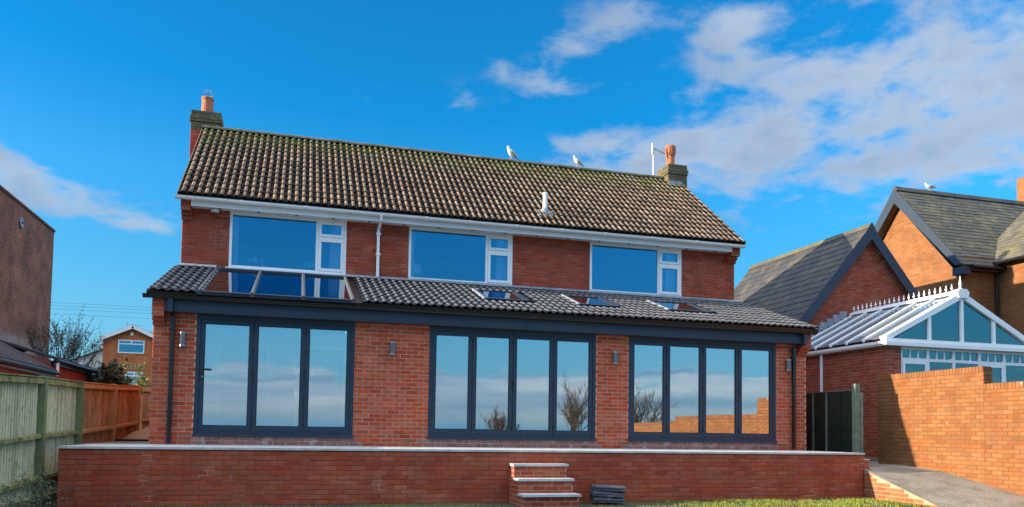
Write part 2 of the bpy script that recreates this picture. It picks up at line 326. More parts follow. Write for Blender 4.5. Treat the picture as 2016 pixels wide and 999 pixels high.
def sheet(mb, O, U, N, L, H, th, holes=(), V=(0, 0, 1)):
    """a wall or roof plate with openings; N is the outer normal, the plate goes th inwards"""
    O, U, V, N = (np.asarray(a, float) for a in (O, U, V, N))
    us = sorted({0., L, *[min(max(h[i], 0), L) for h in holes for i in (0, 1)]}); vs = sorted({0., H, *[min(max(h[i], 0), H) for h in holes for i in (2, 3)]})
    def solid(i, j):
        if i < 0 or j < 0 or i >= len(us)-1 or j >= len(vs)-1: return False
        a = (us[i]+us[i+1])/2; b = (vs[j]+vs[j+1])/2
        return not any(h[0] < a < h[1] and h[2] < b < h[3] for h in holes)
    flip = np.dot(np.cross(U, V), N) < 0
    def q(p): mb.add(p[::-1] if flip else p, [(0, 1, 2, 3)])
    P = lambda a, b, n: O+U*a+V*b-N*n
    for i in range(len(us)-1):
        for j in range(len(vs)-1):
            if not solid(i, j): continue
            a, c, b, d = us[i], us[i+1], vs[j], vs[j+1]
            q([P(a,b,0), P(c,b,0), P(c,d,0), P(a,d,0)]); q([P(a,d,th), P(c,d,th), P(c,b,th), P(a,b,th)])
            if not solid(i-1, j): q([P(a,b,th), P(a,b,0), P(a,d,0), P(a,d,th)])
            if not solid(i+1, j): q([P(c,b,0), P(c,b,th), P(c,d,th), P(c,d,0)])
            if not solid(i, j-1): q([P(a,b,th), P(c,b,th), P(c,b,0), P(a,b,0)])
            if not solid(i, j+1): q([P(a,d,0), P(c,d,0), P(c,d,th), P(a,d,th)])
    return mb

def brick_mesh(w, h, proud, depth=.03, ch=.004):
    """local x along the wall, y into it, z up; chamfered front, no back"""
    f = -proud; g = f+ch
    vs = [(ch,f,ch),(w-ch,f,ch),(w-ch,f,h-ch),(ch,f,h-ch),(0,g,0),(w,g,0),(w,g,h),(0,g,h),(0,depth,0),(w,depth,0),(w,depth,h),(0,depth,h)]
    fs = [(0,1,2,3),(4,5,1,0),(5,6,2,1),(6,7,3,2),(7,4,0,3),(8,9,5,4),(9,10,6,5),(10,11,7,6),(11,8,4,7)]
    return vs, fs
_bm = {}
def brickwork(parent, O, U, N, L, H, m, n_ind=0, holes=(), keep=None, course=.075, length=.225, joint=.011, proud=.006, off=0., top_trim=0,
              name='brick', special=None, rnd=None, crop=True, rowoff=None):
    """lay courses of bricks on the plane; the n_ind that show largest become objects, the rest one joined part"""
    O, U, N = (np.asarray(a, float) for a in (O, U, N)); Z = np.array([0, 0, 1.])
    rnd = rnd or R; items = []
    nc = int(math.floor(H/course+.35))
    for r in range(nc):
        v0 = r*course+joint/2; h = course-joint
        if v0+h > H+.001: h = H-v0
        if h < .02: continue
        vm = v0+h/2
        cuts = sorted((max(a, 0), min(b, L)) for a, b, c, d in holes if c < vm < d)
        segs = []; x = 0.
        for a, b in cuts:
            if a > x: segs.append((x, a))
            x = max(x, b)
        if x < L: segs.append((x, L))
        start = -((r % 2)*length/2)+off
        for a, b in segs:
            k = math.floor((a-start)/length)
            while start+k*length < b:
                x0 = max(start+k*length+joint/2, a+.001); x1 = min(start+(k+1)*length-joint/2, b-.001); k += 1
                if x1-x0 < .03: continue
                if keep and not keep(x0, v0, x1-x0, h): continue
                items.append((x0, v0, x1-x0, h))
    sc = []
    for it in items:
        P = O+U*(it[0]+it[2]/2)+Z*(it[1]+it[3]/2); u, v, z = project(P)
        vis = z > 0 and -8 < u < 2024 and -8 < v < 1005
        sc.append((0 if vis else 1, z if z > 0 else 1e3))
    order = sorted(range(len(items)), key=lambda i: sc[i])
    ind = set(i for i in order[:n_ind] if sc[i][0] == 0)
    joined = {}
    for i, (x, v, w, h) in enumerate(items):
        P = O+U*x+Z*v; mm = m
        if special:
            s_ = special(x, v, w, h)
            if s_ is not None: mm = s_
        pr = proud
        if i in ind:
            key = (round(w, 3), round(h, 3), mm.name, pr)
            if key not in _bm:
                b = MB(); b.add(*brick_mesh(key[0], key[1], pr)); _bm[key] = b.mesh('brick', mm)
            jit = rnd.uniform(-.0025, .0025)
            P2 = P+N*jit
            M4 = Matrix(((U[0], -N[0], 0, P2[0]), (U[1], -N[1], 0, P2[1]), (U[2], -N[2], 1, P2[2]), (0, 0, 0, 1)))
            link_mesh(name, _bm[key], M4, parent)
        else:
            b = joined.setdefault(mm.name, (MB(), mm))[0]; vs, fs = brick_mesh(w, h, pr+rnd.uniform(-.0025, .0025))
            b.add([P+U*p[0]-N*p[1]+Z*p[2] for p in vs], fs)
    for b, mm in joined.values(): b.build('brickwork', mm, parent, kind='stuff')

def frame(mb, O, U, V, N, u0, u1, v0, v1, w, n0, n1, wb=None, wt=None):
    wb = w if wb is None else wb; wt = w if wt is None else wt
    mb.obox(O,U,V,N,u0,u0+w,v0,v1,n0,n1); mb.obox(O,U,V,N,u1-w,u1,v0,v1,n0,n1)
    mb.obox(O,U,V,N,u0+w,u1-w,v0,v0+wb,n0,n1); mb.obox(O,U,V,N,u0+w,u1-w,v1-wt,v1,n0,n1)
    return mb
X, Y, Z = np.eye(3)
# ------------------------------------------------------------------ ground
GZ = -.88
g = MB(); n_ = 0
for (a, b, c, d) in ((-1500, 1500, -1500, 1500),): g.add([(a, c, GZ), (b, c, GZ), (b, d, GZ), (a, d, GZ)], [(0, 1, 2, 3)])
structure(g.build('ground', M_GROUND))

# ------------------------------------------------------------------ the house
XL, XR, D = 1.804, 14.880, 2.8785
house = thing('brick_house', 'two-storey red brick house with brown tiled roof and a low glazed extension along its front', 'house', (8.34, 3., 0))
DOORS = ((2.501, 5.2325, (3.458, 4.349)), (6.618, 9.999, (7.466, 8.274, 9.107)), (10.705, 14.141, (11.57, 12.402, 13.247)))
DZ0, DZ1 = .15, 2.29
FR = (X, Z, -Y)
# extension wall and its bricks
dh = [(a-XL, b-XL, DZ0, DZ1) for a, b, _ in DOORS]
ew = sheet(MB(), (XL, 0, -.15), X, -Y, XR-XL, 2.62, .11, [(a, b, c+.15, d+.15) for a, b, c, d in dh]).build('extension_wall', M_MORTAR, house)
def plinth(x, v, w, h): return M_PLINTH if v < .15 and any(a-.1 < x+w/2 < b+.1 for a, b, _, _ in dh) else None
brickwork(ew, (XL, 0, 0), X, -Y, XR-XL, 2.33, M_BRICK, 300, dh, special=plinth)
el = sheet(MB(), (XL, D, -.9), -Y, -X, D-.111, 3.2, .11).build('side_wall', M_MORTAR, house)
brickwork(el, (XL, D, 0), -Y, -X, D-.003, 2.33, M_BRICK)
er = sheet(MB(), (XR, .111, -.9), Y, X, D-.111, 3.2, .11).build('side_wall', M_MORTAR, house)
brickwork(er, (XR, .003, 0), Y, X, D-.003, 2.33, M_BRICK)
# stepped brick corbels that carry the gutter ends
def corbel(x0, x1, y, z0, steps, top, m, mm):
    b = MB()
    n = len(steps)
    for i, s in enumerate(steps):
        zz0 = z0+i*.075; zz1 = (z0+(i+1)*.075-.011) if i < n-1 else top
        if i < n-1: b.box(x0, x1, y-s, y+.02, zz0, zz1)
        else:
            k = int((top-zz0)/.075)
            for j in range(k+1):
                a = zz0+j*.075; c = min(a+.064, top)
                if c-a > .02: b.box(x0, x1, y-s, y+.02, a, c)
    o = b.build('corbel', m, house)
    b = MB().box(x0+.006, x1-.006, y-steps[0]+.006, y+.015, z0+.004, z0+.14)
    b.box(x0+.006, x1-.006, y-steps[-1]+.006, y+.0155, z0+.145, top-.004).build('mortar', mm, o)
corbel(XL-.01, 1.985, 0, 2.055, (.05, .11, .17), 2.53, M_BRICK, M_MORTAR)
corbel(14.66, XR+.012, 0, 2.055, (.05, .11, .17), 2.53, M_BRICK, M_MORTAR)
corbel(XL-.01, 1.99, D, 4.66, (.07, .14, .21, .27), 5.04, M_OLDBRICK, M_OLDMORTAR)
corbel(14.66, XR+.012, D, 4.66, (.07, .14, .21, .27), 5.04, M_OLDBRICK, M_OLDMORTAR)

# bifold doors
def bifold(x0, x1, mull, handle):
    f = MB(); w = .062
    O = (0, 0, 0)
    frame(f, O, *FR, x0, x1, DZ0+.045, DZ1, w, -.085, -.012, wb=.05, wt=.085)
    f.box(x0-.012, x1+.012, -.032, .085, DZ0+.003, DZ0+.045)
    d = f.build('bifold_door', M_ANTH, house)
    xs = [x0+w, *mull, x1-w]
    for i in range(len(xs)-1):
        a, b = xs[i]+.004, xs[i+1]-.004; z0, z1 = DZ0+.045+.054, DZ1-.089
        leaf = frame(MB(), O, *FR, a, b, z0, z1, .068, -.078, -.026, wb=.085)
        leaf.build('door_leaf', M_ANTH, d)
        ta, tb = R.uniform(-.0035, .0035), R.uniform(-.0016, .0016); cx_, cz_ = (a+b)/2, (z0+z1)/2   # no two leaves hang quite true
        U_ = np.array([1, ta, 0]); V_ = np.array([0, tb, 1]); MB().obox((cx_, .051, cz_), U_, V_, (0, -1, 0), a+.062-cx_, b-.062-cx_, z0+.079-cz_, z1-.062-cz_, -.004, .004).build('pane', G_DOOR, d)
        bead = frame(MB(), O, *FR, a+.068, b-.068, z0+.085, z1-.068, .012, -.052, -.034)
        bead.build('glazing_bead', M_BLACK, d)
        if i:
            for zz in (.35, 1.2, 2.0): MB().tube([(xs[i], .016, zz), (xs[i], .016, zz+.1)], .011, 6).build('hinge', M_BLACK, d)
    for t in (.3, .72):
        xx = x0+(x1-x0)*t; MB().box(xx-.2, xx+.2, .0, .0118, DZ1-.062, DZ1-.042).build('trickle_vent', M_BLACK, d)
    if handle:
        h = MB().box(2.603, 2.637, .008, .026, 1.14, 1.36); h.tube([(2.62, .01, 1.325), (2.62, -.035, 1.325), (2.63, -.045, 1.325), (2.76, -.045, 1.318)], .011, 8)
        h.build('handle', M_BLACK, d)
        MB().box(2.608, 2.632, -.002, .0075, 1.175, 1.205).build('lock', M_STEEL, d)
for i, (a, b, m) in enumerate(DOORS): bifold(a, b, m, i == 0)

# eaves of the extension
MB().box(1.992, 14.65, -.18, -.162, 2.285, 2.525).build('fascia_board', M_FASCIA, house)
MB().box(1.992, 14.65, -.161, -.004, 2.288, 2.303).build('soffit', M_FASCIA, house)
def gutter(x0, x1, y, z, r, m, joints, jm):
    pts = [(math.cos(t)*r, math.sin(t)*r) for t in [math.pi+math.pi*i/10 for i in range(11)]]
    inn = [(math.cos(t)*(r-.006), math.sin(t)*(r-.006)) for t in [math.pi*2-math.pi*i/10 for i in range(11)]]
    prof = [(-r-.006, .012), *[(a, b) for a, b in pts], (r+.0, .012), (r-.006, .012), *inn, (-r+.004, .012)]
    vs = []; k = len(prof)
    for xx in (x0, x1): vs += [(xx, y+a, z+b) for a, b in prof]
    b = MB().add(vs, [(i, (i+1) % k, k+(i+1) % k, k+i) for i in range(k)])
    for xx, s in ((x0, 1), (x1, -1)):
        b.prism([(xx, y+a, z+c) for a, c in pts], (s*.006, 0, 0))
    o = b.build('gutter', m, house)
    for xx in joints:
        j = MB(); ring = [(math.cos(t)*(r+.007), math.sin(t)*(r+.007)) for t in [math.pi+math.pi*i/8 for i in range(9)]]
        vs = [(xx+dx, y+a, z+c) for dx in (-.035, .035) for a, c in [(-r-.008, .016), *ring, (r+.008, .016)]]
        kk = 11; j.add(vs, [(i, i+1, kk+i+1, kk+i) for i in range(kk-1)]+[tuple(range(kk)), tuple(range(2*kk-1, kk-1, -1))])
        j.build('gutter_bracket', jm, o)
    return o
gutter(1.66, 14.96, -.245, 2.545, .056, M_BLACK, (2.9, 4.6, 6.7, 8.6, 10.4, 11.9, 13.3, 14.6), M_BLACK)
def square_pipe(pts, w, m, name='downpipe', clips=()):
    o = MB().tube(pts, w*.7071, 4).build(name, m, house)
    for (xx, yy, zz) in clips: MB().box(xx-w*.85, xx+w*.85, yy-w*.62, yy+w*.75, zz, zz+.03).build('pipe_clip', m, o)
    return o
for (x, xt) in ((2.125, 2.095), (14.525, 14.69)):
    square_pipe([(xt, -.215, 2.50), (xt, -.215, 2.285), (x, -.075, 2.215), (x, -.075, .02)], .062, M_BLACK, clips=((x, -.075, 1.98), (x, -.075, .55)))
    MB().box(xt-.04, xt+.04, -.262, -.184, 2.27, 2.50).build('gutter_outlet', M_ANTH, house)
# air bricks
for x in (2.262, 6.148, 10.548, 14.19):
    b = MB().box(x, x+.215, -.0105, .0, .082, .144); o = b.build('air_brick', M_TERRA, house)
    h = MB()
    for i in range(9):
        for j in range(2): h.box(x+.016+i*.0212, x+.029+i*.0212, -.0118, -.0104, .091+j*.026, .107+j*.026)
    h.build('vent_slot', M_BLACK, o)

# roof tiles -----------------------------------------------------
def tile_mesh(period, nper, length, roll_h, thick, lift):
    xs = []; hs = []
    for p in range(nper):
        for t, h in ((0, 0), (.3, 0), (.40, .30), (.50, .72), (.60, .95), (.70, 1.), (.80, .93), (.90, .68), (.97, .25)):
            xs.append((p+t)*period); hs.append(h*roll_h)
    xs.append(nper*period); hs.append(0.); n = len(xs)
    vs = [(x, 0, h+lift) for x, h in zip(xs, hs)]+[(x, length, h+.002) for x, h in zip(xs, hs)]+[(x, .004, h+lift-thick) for x, h in zip(xs, hs)]
    fs = [(i, i+1, n+i+1, n+i) for i in range(n-1)]+[(2*n+i, 2*n+i+1, i+1, i) for i in range(n-1)]
    fs += [(0, n, 2*n), (n-1, 3*n-1, 2*n-1)]
    return vs, fs
def set_pan_shade(me, one, k):
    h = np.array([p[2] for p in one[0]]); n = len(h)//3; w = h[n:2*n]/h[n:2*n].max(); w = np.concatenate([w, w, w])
    a = me.attributes.new('pan_shade', 'FLOAT', 'POINT'); a.data.foreach_set('value', np.tile(w, k).astype(np.float32))
def tiling(parent, name, O, S, Nn, ncol, nrow, cover, gauge, tm, m, n_ind, skip=(), xoff=0.):
    O, S, Nn = (np.asarray(a, float) for a in (O, S, Nn)); vs, fs = tm
    b = MB(); b.add(vs, fs); me = b.mesh(name, m); set_pan_shade(me, tm, 1); me.polygons.foreach_set('use_smooth', [True]*len(me.polygons))
    me.polygons.foreach_set('use_smooth', [len(p.vertices) == 4 and abs(p.normal.z) > .25 for p in me.polygons])
    items = []
    for r in range(nrow):
        for c in range(ncol):
            P = O+X*(c*cover)+S*(r*gauge)
            cx = c*cover+cover/2; cs = r*gauge+gauge/2
            if any(a < cx < b_ and c_ < cs < d for a, b_, c_, d in skip): continue
            items.append((P, project(P)[2], in_view(P)))
    order = sorted(range(len(items)), key=lambda i: items[i][1] if items[i][2] else 1e4); ind = set(order[:n_ind])
    Vn = np.array(vs); rest = MB()
    for i, (P, _, _) in enumerate(items):
        j = R.uniform(-.003, .003); dx = R.uniform(-.003, .003); k = R.uniform(-.006, .006)
        P = P+Nn*j+S*k
        S2 = (S+X*R.uniform(-.008, .008)); S2 /= np.linalg.norm(S2)
        if i in ind:
            link_mesh(name, me, Matrix(((1, S2[0], Nn[0], P[0]+dx), (0, S2[1], Nn[1], P[1]), (0, S2[2], Nn[2], P[2]), (0, 0, 0, 1))), parent)
        else: rest.add(P+X*dx+Vn[:, :1]*X+Vn[:, 1:2]*S2+Vn[:, 2:3]*Nn, fs)
    if rest.v:
        o = rest.build('tile_courses', m, parent, kind='stuff'); set_pan_shade(o.data, tm, len(rest.v)//len(vs))
        o.data.polygons.foreach_set('use_smooth', [len(p.vertices) == 4 and (p.normal@Vector(Nn)) > .25 for p in o.data.polygons])
# main roof
RX0, RX1 = 1.745, 14.945
E0 = np.array([0, 2.47, 5.088]); RG = np.array([0, 6.065, 7.79])
S1 = (RG-E0); SL1 = np.linalg.norm(S1); S1 /= SL1; N1 = np.array([0, -S1[2], S1[1]])
deck = sheet(MB(), np.array([RX0+.01, *(E0+N1*.0)[1:]]), X, N1, RX1-RX0-.02, SL1, .05, V=S1)
S1b = np.array([0, -S1[1], S1[2]]); N1b = np.array([0, S1[2], S1[1]])
deck.prism([(RX0, 6.066, 7.79), (RX0, 9.66, 5.088), (RX0, 9.62, 5.04), (RX0, 6.066, 7.73)], (RX1-RX0, 0, 0))
deck = deck.build('main_roof', M_BLACK, house)
TM = tile_mesh(.15, 2, .345, .052, .018, .027)
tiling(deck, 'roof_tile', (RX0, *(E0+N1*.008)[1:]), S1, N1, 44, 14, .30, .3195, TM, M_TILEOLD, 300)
def halfpipe(x0, x1, y, z, r, k=8):
    vs = [(xx, y+math.cos(math.pi*i/k)*r, z+math.sin(math.pi*i/k)*r*.8) for xx in (x0, x1) for i in range(k+1)]
    b = MB().add(vs, [(i, k+1+i, k+2+i, i+1) for i in range(k)])
    return b.add([(xx, y+math.cos(math.pi*i/k)*r, z+math.sin(math.pi*i/k)*r*.8) for xx in (x0, x1) for i in range(k+1)], [tuple(range(k, -1, -1)), tuple(range(k+1, 2*k+2))])
M_RIDGE = mat('mossy_ridge_tile', (.16, .14, .11), .9, .3, 8, rand=.2, bump=.6, bscale=50, col2=(.09, .10, .03), c2scale=3)
x = RX0
i = 0
while x < RX1-.05:
    x1 = min(x+.45, RX1); halfpipe(x+.004, x1-.004, 6.065, 7.795+(.004 if i % 2 else 0), .125).build('ridge_tile', M_RIDGE, deck); x = x1; i += 1
for xx in (RX0-.004, RX1-.012):                       # mortared verges
    MB().obox((xx, *E0[1:]), X, S1, N1, 0, .016, 0, SL1, -.02, .042).build('verge', M_RIDGE, deck)
# extension roof: openings for the glazing and the three roof windows
E2 = np.array([0, -.31, 2.597]); T2 = np.array([0, D, 3.68]); S2 = T2-E2; SL2 = np.linalg.norm(S2); S2 /= SL2; N2 = np.array([0, -S2[2], S2[1]])
QX0 = 1.72
SKY_X = (2.52, 5.19); SKY_S = (-.02, 2.98)
VEL = ((7.88, 8.78), (9.93, 10.78), (12.0, 13.02)); VS = (1.18, 2.28)
rdh = [(SKY_X[0]-QX0, SKY_X[1]-QX0, -.1, SKY_S[1])]+[(a-QX0, b-QX0, *VS) for a, b in VEL]
rdeck = sheet(MB(), np.array([QX0, *E2[1:]]), X, N2, 14.985-QX0, SL2, .06, rdh, V=S2).build('extension_roof', M_BLACK, house)
TM2 = tile_mesh(.1515, 2, .36, .040, .02, .034)
skip = [(SKY_X[0]-QX0-.02, SKY_X[1]-QX0+.05, -1, 9.0)]+[(a-QX0-.06, b-QX0+.06, VS[0]-.10, VS[1]+.10) for a, b in VEL]
NC2 = 44; COV = (14.985-QX0)/NC2
TM2 = tile_mesh(COV/2, 2, .36, .038, .018, .026)
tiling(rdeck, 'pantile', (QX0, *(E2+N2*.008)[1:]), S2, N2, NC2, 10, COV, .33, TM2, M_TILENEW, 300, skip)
# lead flashing along the wall
lead = MB().box(XL, XR, D-.016, D-.008, 3.55, 3.678)
lead.obox((0, *T2[1:]), X, S2, N2, XL, SKY_X[0], -.34, -.01, .052, .062); lead.obox((0, *T2[1:]), X, S2, N2, SKY_X[1], XR, -.34, -.01, .052, .062)
lead.build('lead_flashing', M_LEAD, house)
# glazed section of the extension roof
gb = MB(); Og = np.array([0, *E2[1:]])
gb.obox(Og, X, S2, N2, SKY_X[0], SKY_X[1], 2.86, 2.98, .0, .07)
gb.obox(Og, X, S2, N2, SKY_X[0], SKY_X[1], 2.981, SL2-.012, .0, .03); glz = gb.build('roof_glazing', M_ANTH, house)
MB().obox(Og, X, S2, N2, SKY_X[0], SKY_X[1], -.03, .03, -.01, .055).build('eaves_bar', M_ANTH, glz)
M_BAR = mat('grey_glazing_bar', (.075, .085, .10), .45, .1, 5)
xb = [2.55, 3.424, 4.29, 5.16]
for xx in xb:
    b = MB(); p = [(-.034, .0), (.034, .0), (.034, .045), (.016, .075), (-.016, .075), (-.034, .045)]
    b.prism([Og+X*(xx+a)+N2*(c+.005)-S2*.045 for a, c in p], S2*2.915); b.build('glazing_bar', M_BAR, glz)
for a, b in zip(xb, xb[1:]): MB().obox(Og, X, S2, N2, a+.034, b-.034, .03, 2.86, .018, .032).build('pane', G_ROOF, glz)
# roof windows
for a, b in VEL:
    v = frame(MB(), Og, X, S2, N2, a, b, VS[0], VS[1], .055, -.05, .062).build('roof_window', M_ANTH, rdeck)
    MB().obox(Og, X, S2, N2, a+.05, b-.05, VS[0]+.05, VS[1]-.05, .035, .048).build('pane', G_ROOF, rdeck)
    MB().obox(Og, X, S2, N2, a-.05, a-.001, VS[0]-.05, VS[1]+.05, .02, .072).build('side_flashing', M_LEAD, rdeck); fl = MB(); fl.obox(Og, X, S2, N2, b+.001, b+.05, VS[0]-.05, VS[1]+.05, .02, .07)  # left flashing paler than the right: its sunlight is put into the colour
    fl.obox(Og, X, S2, N2, a-.001, b+.001, VS[0]-.08, VS[0]-.001, .03, .068)
    fl.build('window_flashing', M_ANTH, rdeck)

# main walls
WINS = ((2.746, 5.189), (6.576, 9.012), (10.953, 13.396)); WZ0, WZ1 = 3.712, 4.915
wh = [(a-XL, b-XL, WZ0, WZ1) for a, b in WINS]
mw = sheet(MB(), (XL, D, 3.2), X, -Y, XR-XL, 1.85, .11, [(a, b, c-3.2, d-3.2) for a, b, c, d in wh]).build('main_wall', M_OLDMORTAR, house)
brickwork(mw, (XL, D, 3.6), X, -Y, XR-XL, 1.36, M_OLDBRICK, 0, [(a, b, c-3.6, d-3.6) for a, b, c, d in wh])
gp = [(D+.112, -.9), (D+.112, 5.05), (6.065, 7.72), (9.24, 5.28), (9.24, -.9)]
def gable_keep(u, v, w, h): return True
for xx, dx, U, Nn, O0 in ((XL, .25, -Y, -X, (XL, 9.24, 0)), (XR, -.25, Y, X, (XR, D, 0))):
    o = MB().prism([(xx, a, b) for a, b in gp], (dx, 0, 0)).build('gable_wall', M_OLDMORTAR, house)
    def keep(u, v, w, h, xx=xx):
        ys = [9.24-u, 9.24-u-w] if xx == XL else [D+u, D+u+w]
        return all((v+h) < 7.72-abs(yy-6.065)*.757 and yy >= D-.001 for yy in ys)
    brickwork(o, O0, U, Nn, 9.24-D, 7.7, M_OLDBRICK, keep=keep)
MB().box(XL, XR, 9.25, 9.5, -.9, 5.05).build('rear_wall', M_OLDBRICK, house)
# eaves of the main roof
fx0, fx1 = 1.995, 14.655
MB().box(fx0, fx1, 2.60, 2.62, 4.90, 5.078).build('fascia_board', M_UPVC, house)
MB().box(fx0, fx1, 2.621, D-.009, 4.918, 4.930).build('soffit', M_UPVC, house)
sv = MB()
for xx in np.arange(2.55, 14.5, .78): sv.lathe((xx, 2.74, 4.906), [(.034, 0), (.034, .011)], 10)
sv.build('soffit_vent', M_DKGLASS, house)
gutter(1.70, 14.965, 2.525, 5.055, .058, M_UPVC, (3.0, 4.3, 6.9, 7.9, 9.0, 10.1, 11.2, 12.4, 13.6), M_UPVC)
square_pipe([(5.905, 2.50, 5.02), (5.905, 2.53, 4.93), (5.885, D-.065, 4.76), (5.885, D-.065, 3.66)], .062, M_UPVC, clips=((5.885, D-.065, 4.2), (5.885, D-.065, 4.66)))
# upper windows
def upper_window(a, b):
    O = (0, D, 0); f = frame(MB(), O, *FR, a, b, WZ0, WZ1, .055, -.07, .006)
    mx = a+1.79; f.obox(O, *FR, mx, mx+.055, WZ0+.055, WZ1-.055, -.07, .006); tz = 4.475
    f.obox(O, *FR, mx+.055, b-.055, tz, tz+.05, -.07, .006)
    w = f.build('window', M_UPVC, house)
    MB().box(a-.06, b+.06, D-.075, D-.0062, WZ0-.032, WZ0-.001).build('sill', M_UPVC, w)
    MB().box(a+.05, mx+.005, D+.022, D+.03, WZ0+.05, WZ1-.05).build('pane', G_WIN, w)
    for z0, z1 in ((WZ0+.055, tz), (tz+.05, WZ1-.055)):
        s = frame(MB(), O, *FR, mx+.058, b-.058, z0+.003, z1-.003, .058, -.05, .02).build('sash', M_UPVC, w)
        MB().box(mx+.11, b-.11, D+.012, D+.02, z0+.055, z1-.055).build('pane', G_WIN, w)
    return w
for a, b in WINS: upper_window(a, b)
# rooms behind the glass
def room(x0, x1, y0, y1, z0, z1, m, front=False):
    b = MB(); t = .06
    b.box(x0, x1, y0, y1, z0-t, z0); b.box(x0, x1, y1, y1+t, z0, z1); b.box(x0-t, x0, y0, y1, z0, z1); b.box(x1, x1+t, y0, y1, z0, z1)
    return b
for x0, x1 in ((2.0, 5.9), (6.05, 10.28), (10.42, 14.7)):
    b = room(x0, x1, .12, 2.62, .05, 2.36, None)
    if x0 < 3: b.box(x0, 2.5, .12, 2.62, 2.36, 2.40); b.box(5.2, x1, .12, 2.62, 2.36, 2.40)
    else: b.box(x0, x1, .12, 2.62, 2.36, 2.40)
    o = b.build('room_lining', M_PLASTER, house)
    c = MB()
    for k in range(2):
        dx = x0+.6+k*1.6
        frame(c, (0, 2.62, 0), *FR, dx, dx+1.05, .05, 2.08, .07, .001, .03, wb=.002)
    c.build('interior_architrave', M_UPVC, o)
    c = MB()
    for k in range(2):
        dx = x0+.6+k*1.6; c.box(dx+.075, dx+.975, 2.60, 2.618, .056, 2.0)
    c.build('interior_doorway', M_DARKROOM, o)
for x0, x1 in ((2.1, 5.7), (5.85, 10.2), (10.35, 14.55)):
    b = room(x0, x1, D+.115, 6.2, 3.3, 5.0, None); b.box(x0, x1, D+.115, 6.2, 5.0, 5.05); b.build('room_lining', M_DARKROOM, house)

# chimneys
def chimney(x0, x1, y0, y1, zb, z1, z2, z3, m_low, mort_low, zsplit):
    c = MB().box(x0, x1, y0, y1, zb, zsplit).build('chimney', mort_low, house)
    o = MB().box(x0+.001, x1-.001, y0+.001, y1-.001, zsplit, z3-.002).build('stack_core', M_STACKMORT, c)
    for nm, mm, a, b in (('low', m_low, zb, zsplit), ('top', M_STACK, zsplit, z3)):
        n = int(round((b-a)/.075))
        bm = MB()
        for r in range(n):
            zz = a+r*.075; e = .034 if (nm == 'top' and z1-.02 <= zz < z2-.02) else .006
            q_ = .003
            for (U, O, L) in ((X, np.array([x0-e+q_, y0-e, zz]), x1-x0+2*e-2*q_), (Y, np.array([x1+e, y0-e+q_, zz]), y1-y0+2*e-2*q_), (-Y, np.array([x0-e, y1+e-q_, zz]), y1-y0+2*e-2*q_), (-X, np.array([x1+e-q_, y1+e, zz]), x1-x0+2*e-2*q_)):
                Nn = np.array([U[1], -U[0], 0]); k = -(.1125 if r % 2 else 0)
                while k < L-.02:
                    a0 = max(k+.005, 0); b0 = min(k+.220, L)
                    if b0-a0 > .03:
                        vs, fs = brick_mesh(b0-a0, .064, 0, .09)
                        bm.add([O+U*(p[0]+a0)-Nn*p[1]+Z*(p[2]+.005+R.uniform(-.001, .001)) for p in vs], fs)
                    k += .225
        bm.build('brickwork', mm, c, kind='stuff')
    return c
c1 = chimney(1.457, 2.157, 6.20, 6.92, 4.8, 7.98, 8.15, 8.32, M_OLDBRICK, M_OLDMORTAR, 7.80)
MB().prism([(1.45, 6.2, 8.318), (2.16, 6.2, 8.318), (1.95, 6.45, 8.37), (1.66, 6.45, 8.37)], (0, .72, 0)).build('flaunching', M_STACKMORT, c1)
pot = MB().lathe((1.80, 6.5, 8.33), [(.155, 0), (.15, .05), (.14, .38), (.155, .39), (.155, .44), (.12, .44), (.12, .3)], 18).build('chimney_pot', M_TERRA, c1, smooth=False)
cage = MB()
for k in range(8):
    t = 2*math.pi*k/8; cage.tube([(1.80+.13*math.cos(t), 6.5+.13*math.sin(t), 8.76), (1.80+.13*math.cos(t), 6.5+.13*math.sin(t), 8.9), (1.80+.07*math.cos(t), 6.5+.07*math.sin(t), 8.965), (1.80, 6.5, 8.985)], .005, 4)
for zz in (8.78, 8.88): cage.tube([(1.80+.13*math.cos(2*math.pi*k/16), 6.5+.13*math.sin(2*math.pi*k/16), zz) for k in range(17)], .004, 4)
cage.build('bird_guard', M_STEEL, c1)
c2 = chimney(14.455, 15.05, 5.70, 6.45, 6.9, 7.87, 8.01, 8.16, M_STACK, M_STACKMORT, 7.2)
MB().prism([(14.45, 5.7, 8.158), (15.05, 5.7, 8.158), (14.85, 5.95, 8.2), (14.62, 5.95, 8.2)], (0, .72, 0)).build('flaunching', M_STACKMORT, c2)
MB().box(14.47, 14.90, 5.672, 5.69, 7.50, 7.66).build('lead_apron', M_LEAD, c2)
pot = MB(); pot.lathe((14.70, 6.07, 8.17), [(.14, 0), (.128, .05), (.122, .36), (.14, .37), (.14, .40), (.142, .41), (.150, .62), (.145, .66), (.11, .67), (.105, .5)], 20)
pot = pot.build('chimney_pot', M_TERRA, c2)
fl = MB()
for k in range(14):
    t = 2*math.pi*k/14; a = np.array([math.cos(t), math.sin(t), 0]); b_ = np.array([-a[1], a[0], 0])
    fl.obox((14.70, 6.07, 8.6), b_, Z, a, -.014, .014, 0, .2, .135, .158)
fl.build('pot_flute', M_TERRA, pot)
# flue pipe with its lead slate on the main slope
m1 = (RG[2]-E0[2])/(RG[1]-E0[1])
fp = MB().tube([(9.88, 3.12, 5.50), (9.88, 3.12, 6.06)], .055, 14); fp.lathe((9.88, 3.12, 6.04), [(.055, 0), (.062, .005), (.062, .05), (.03, .065)], 14)
fp = fp.build('flue_pipe', M_UPVC, house)
MB().obox((9.88, 3.12, 5.62), X, S1, N1, -.2, .2, -.22, .16, -.012, .0).build('lead_slate', M_LEAD, fp)
MB().lathe((9.88, 3.12, 5.5), [(.13, .02), (.09, .16), (.062, .22)], 14).build('collar', M_LEAD, fp)

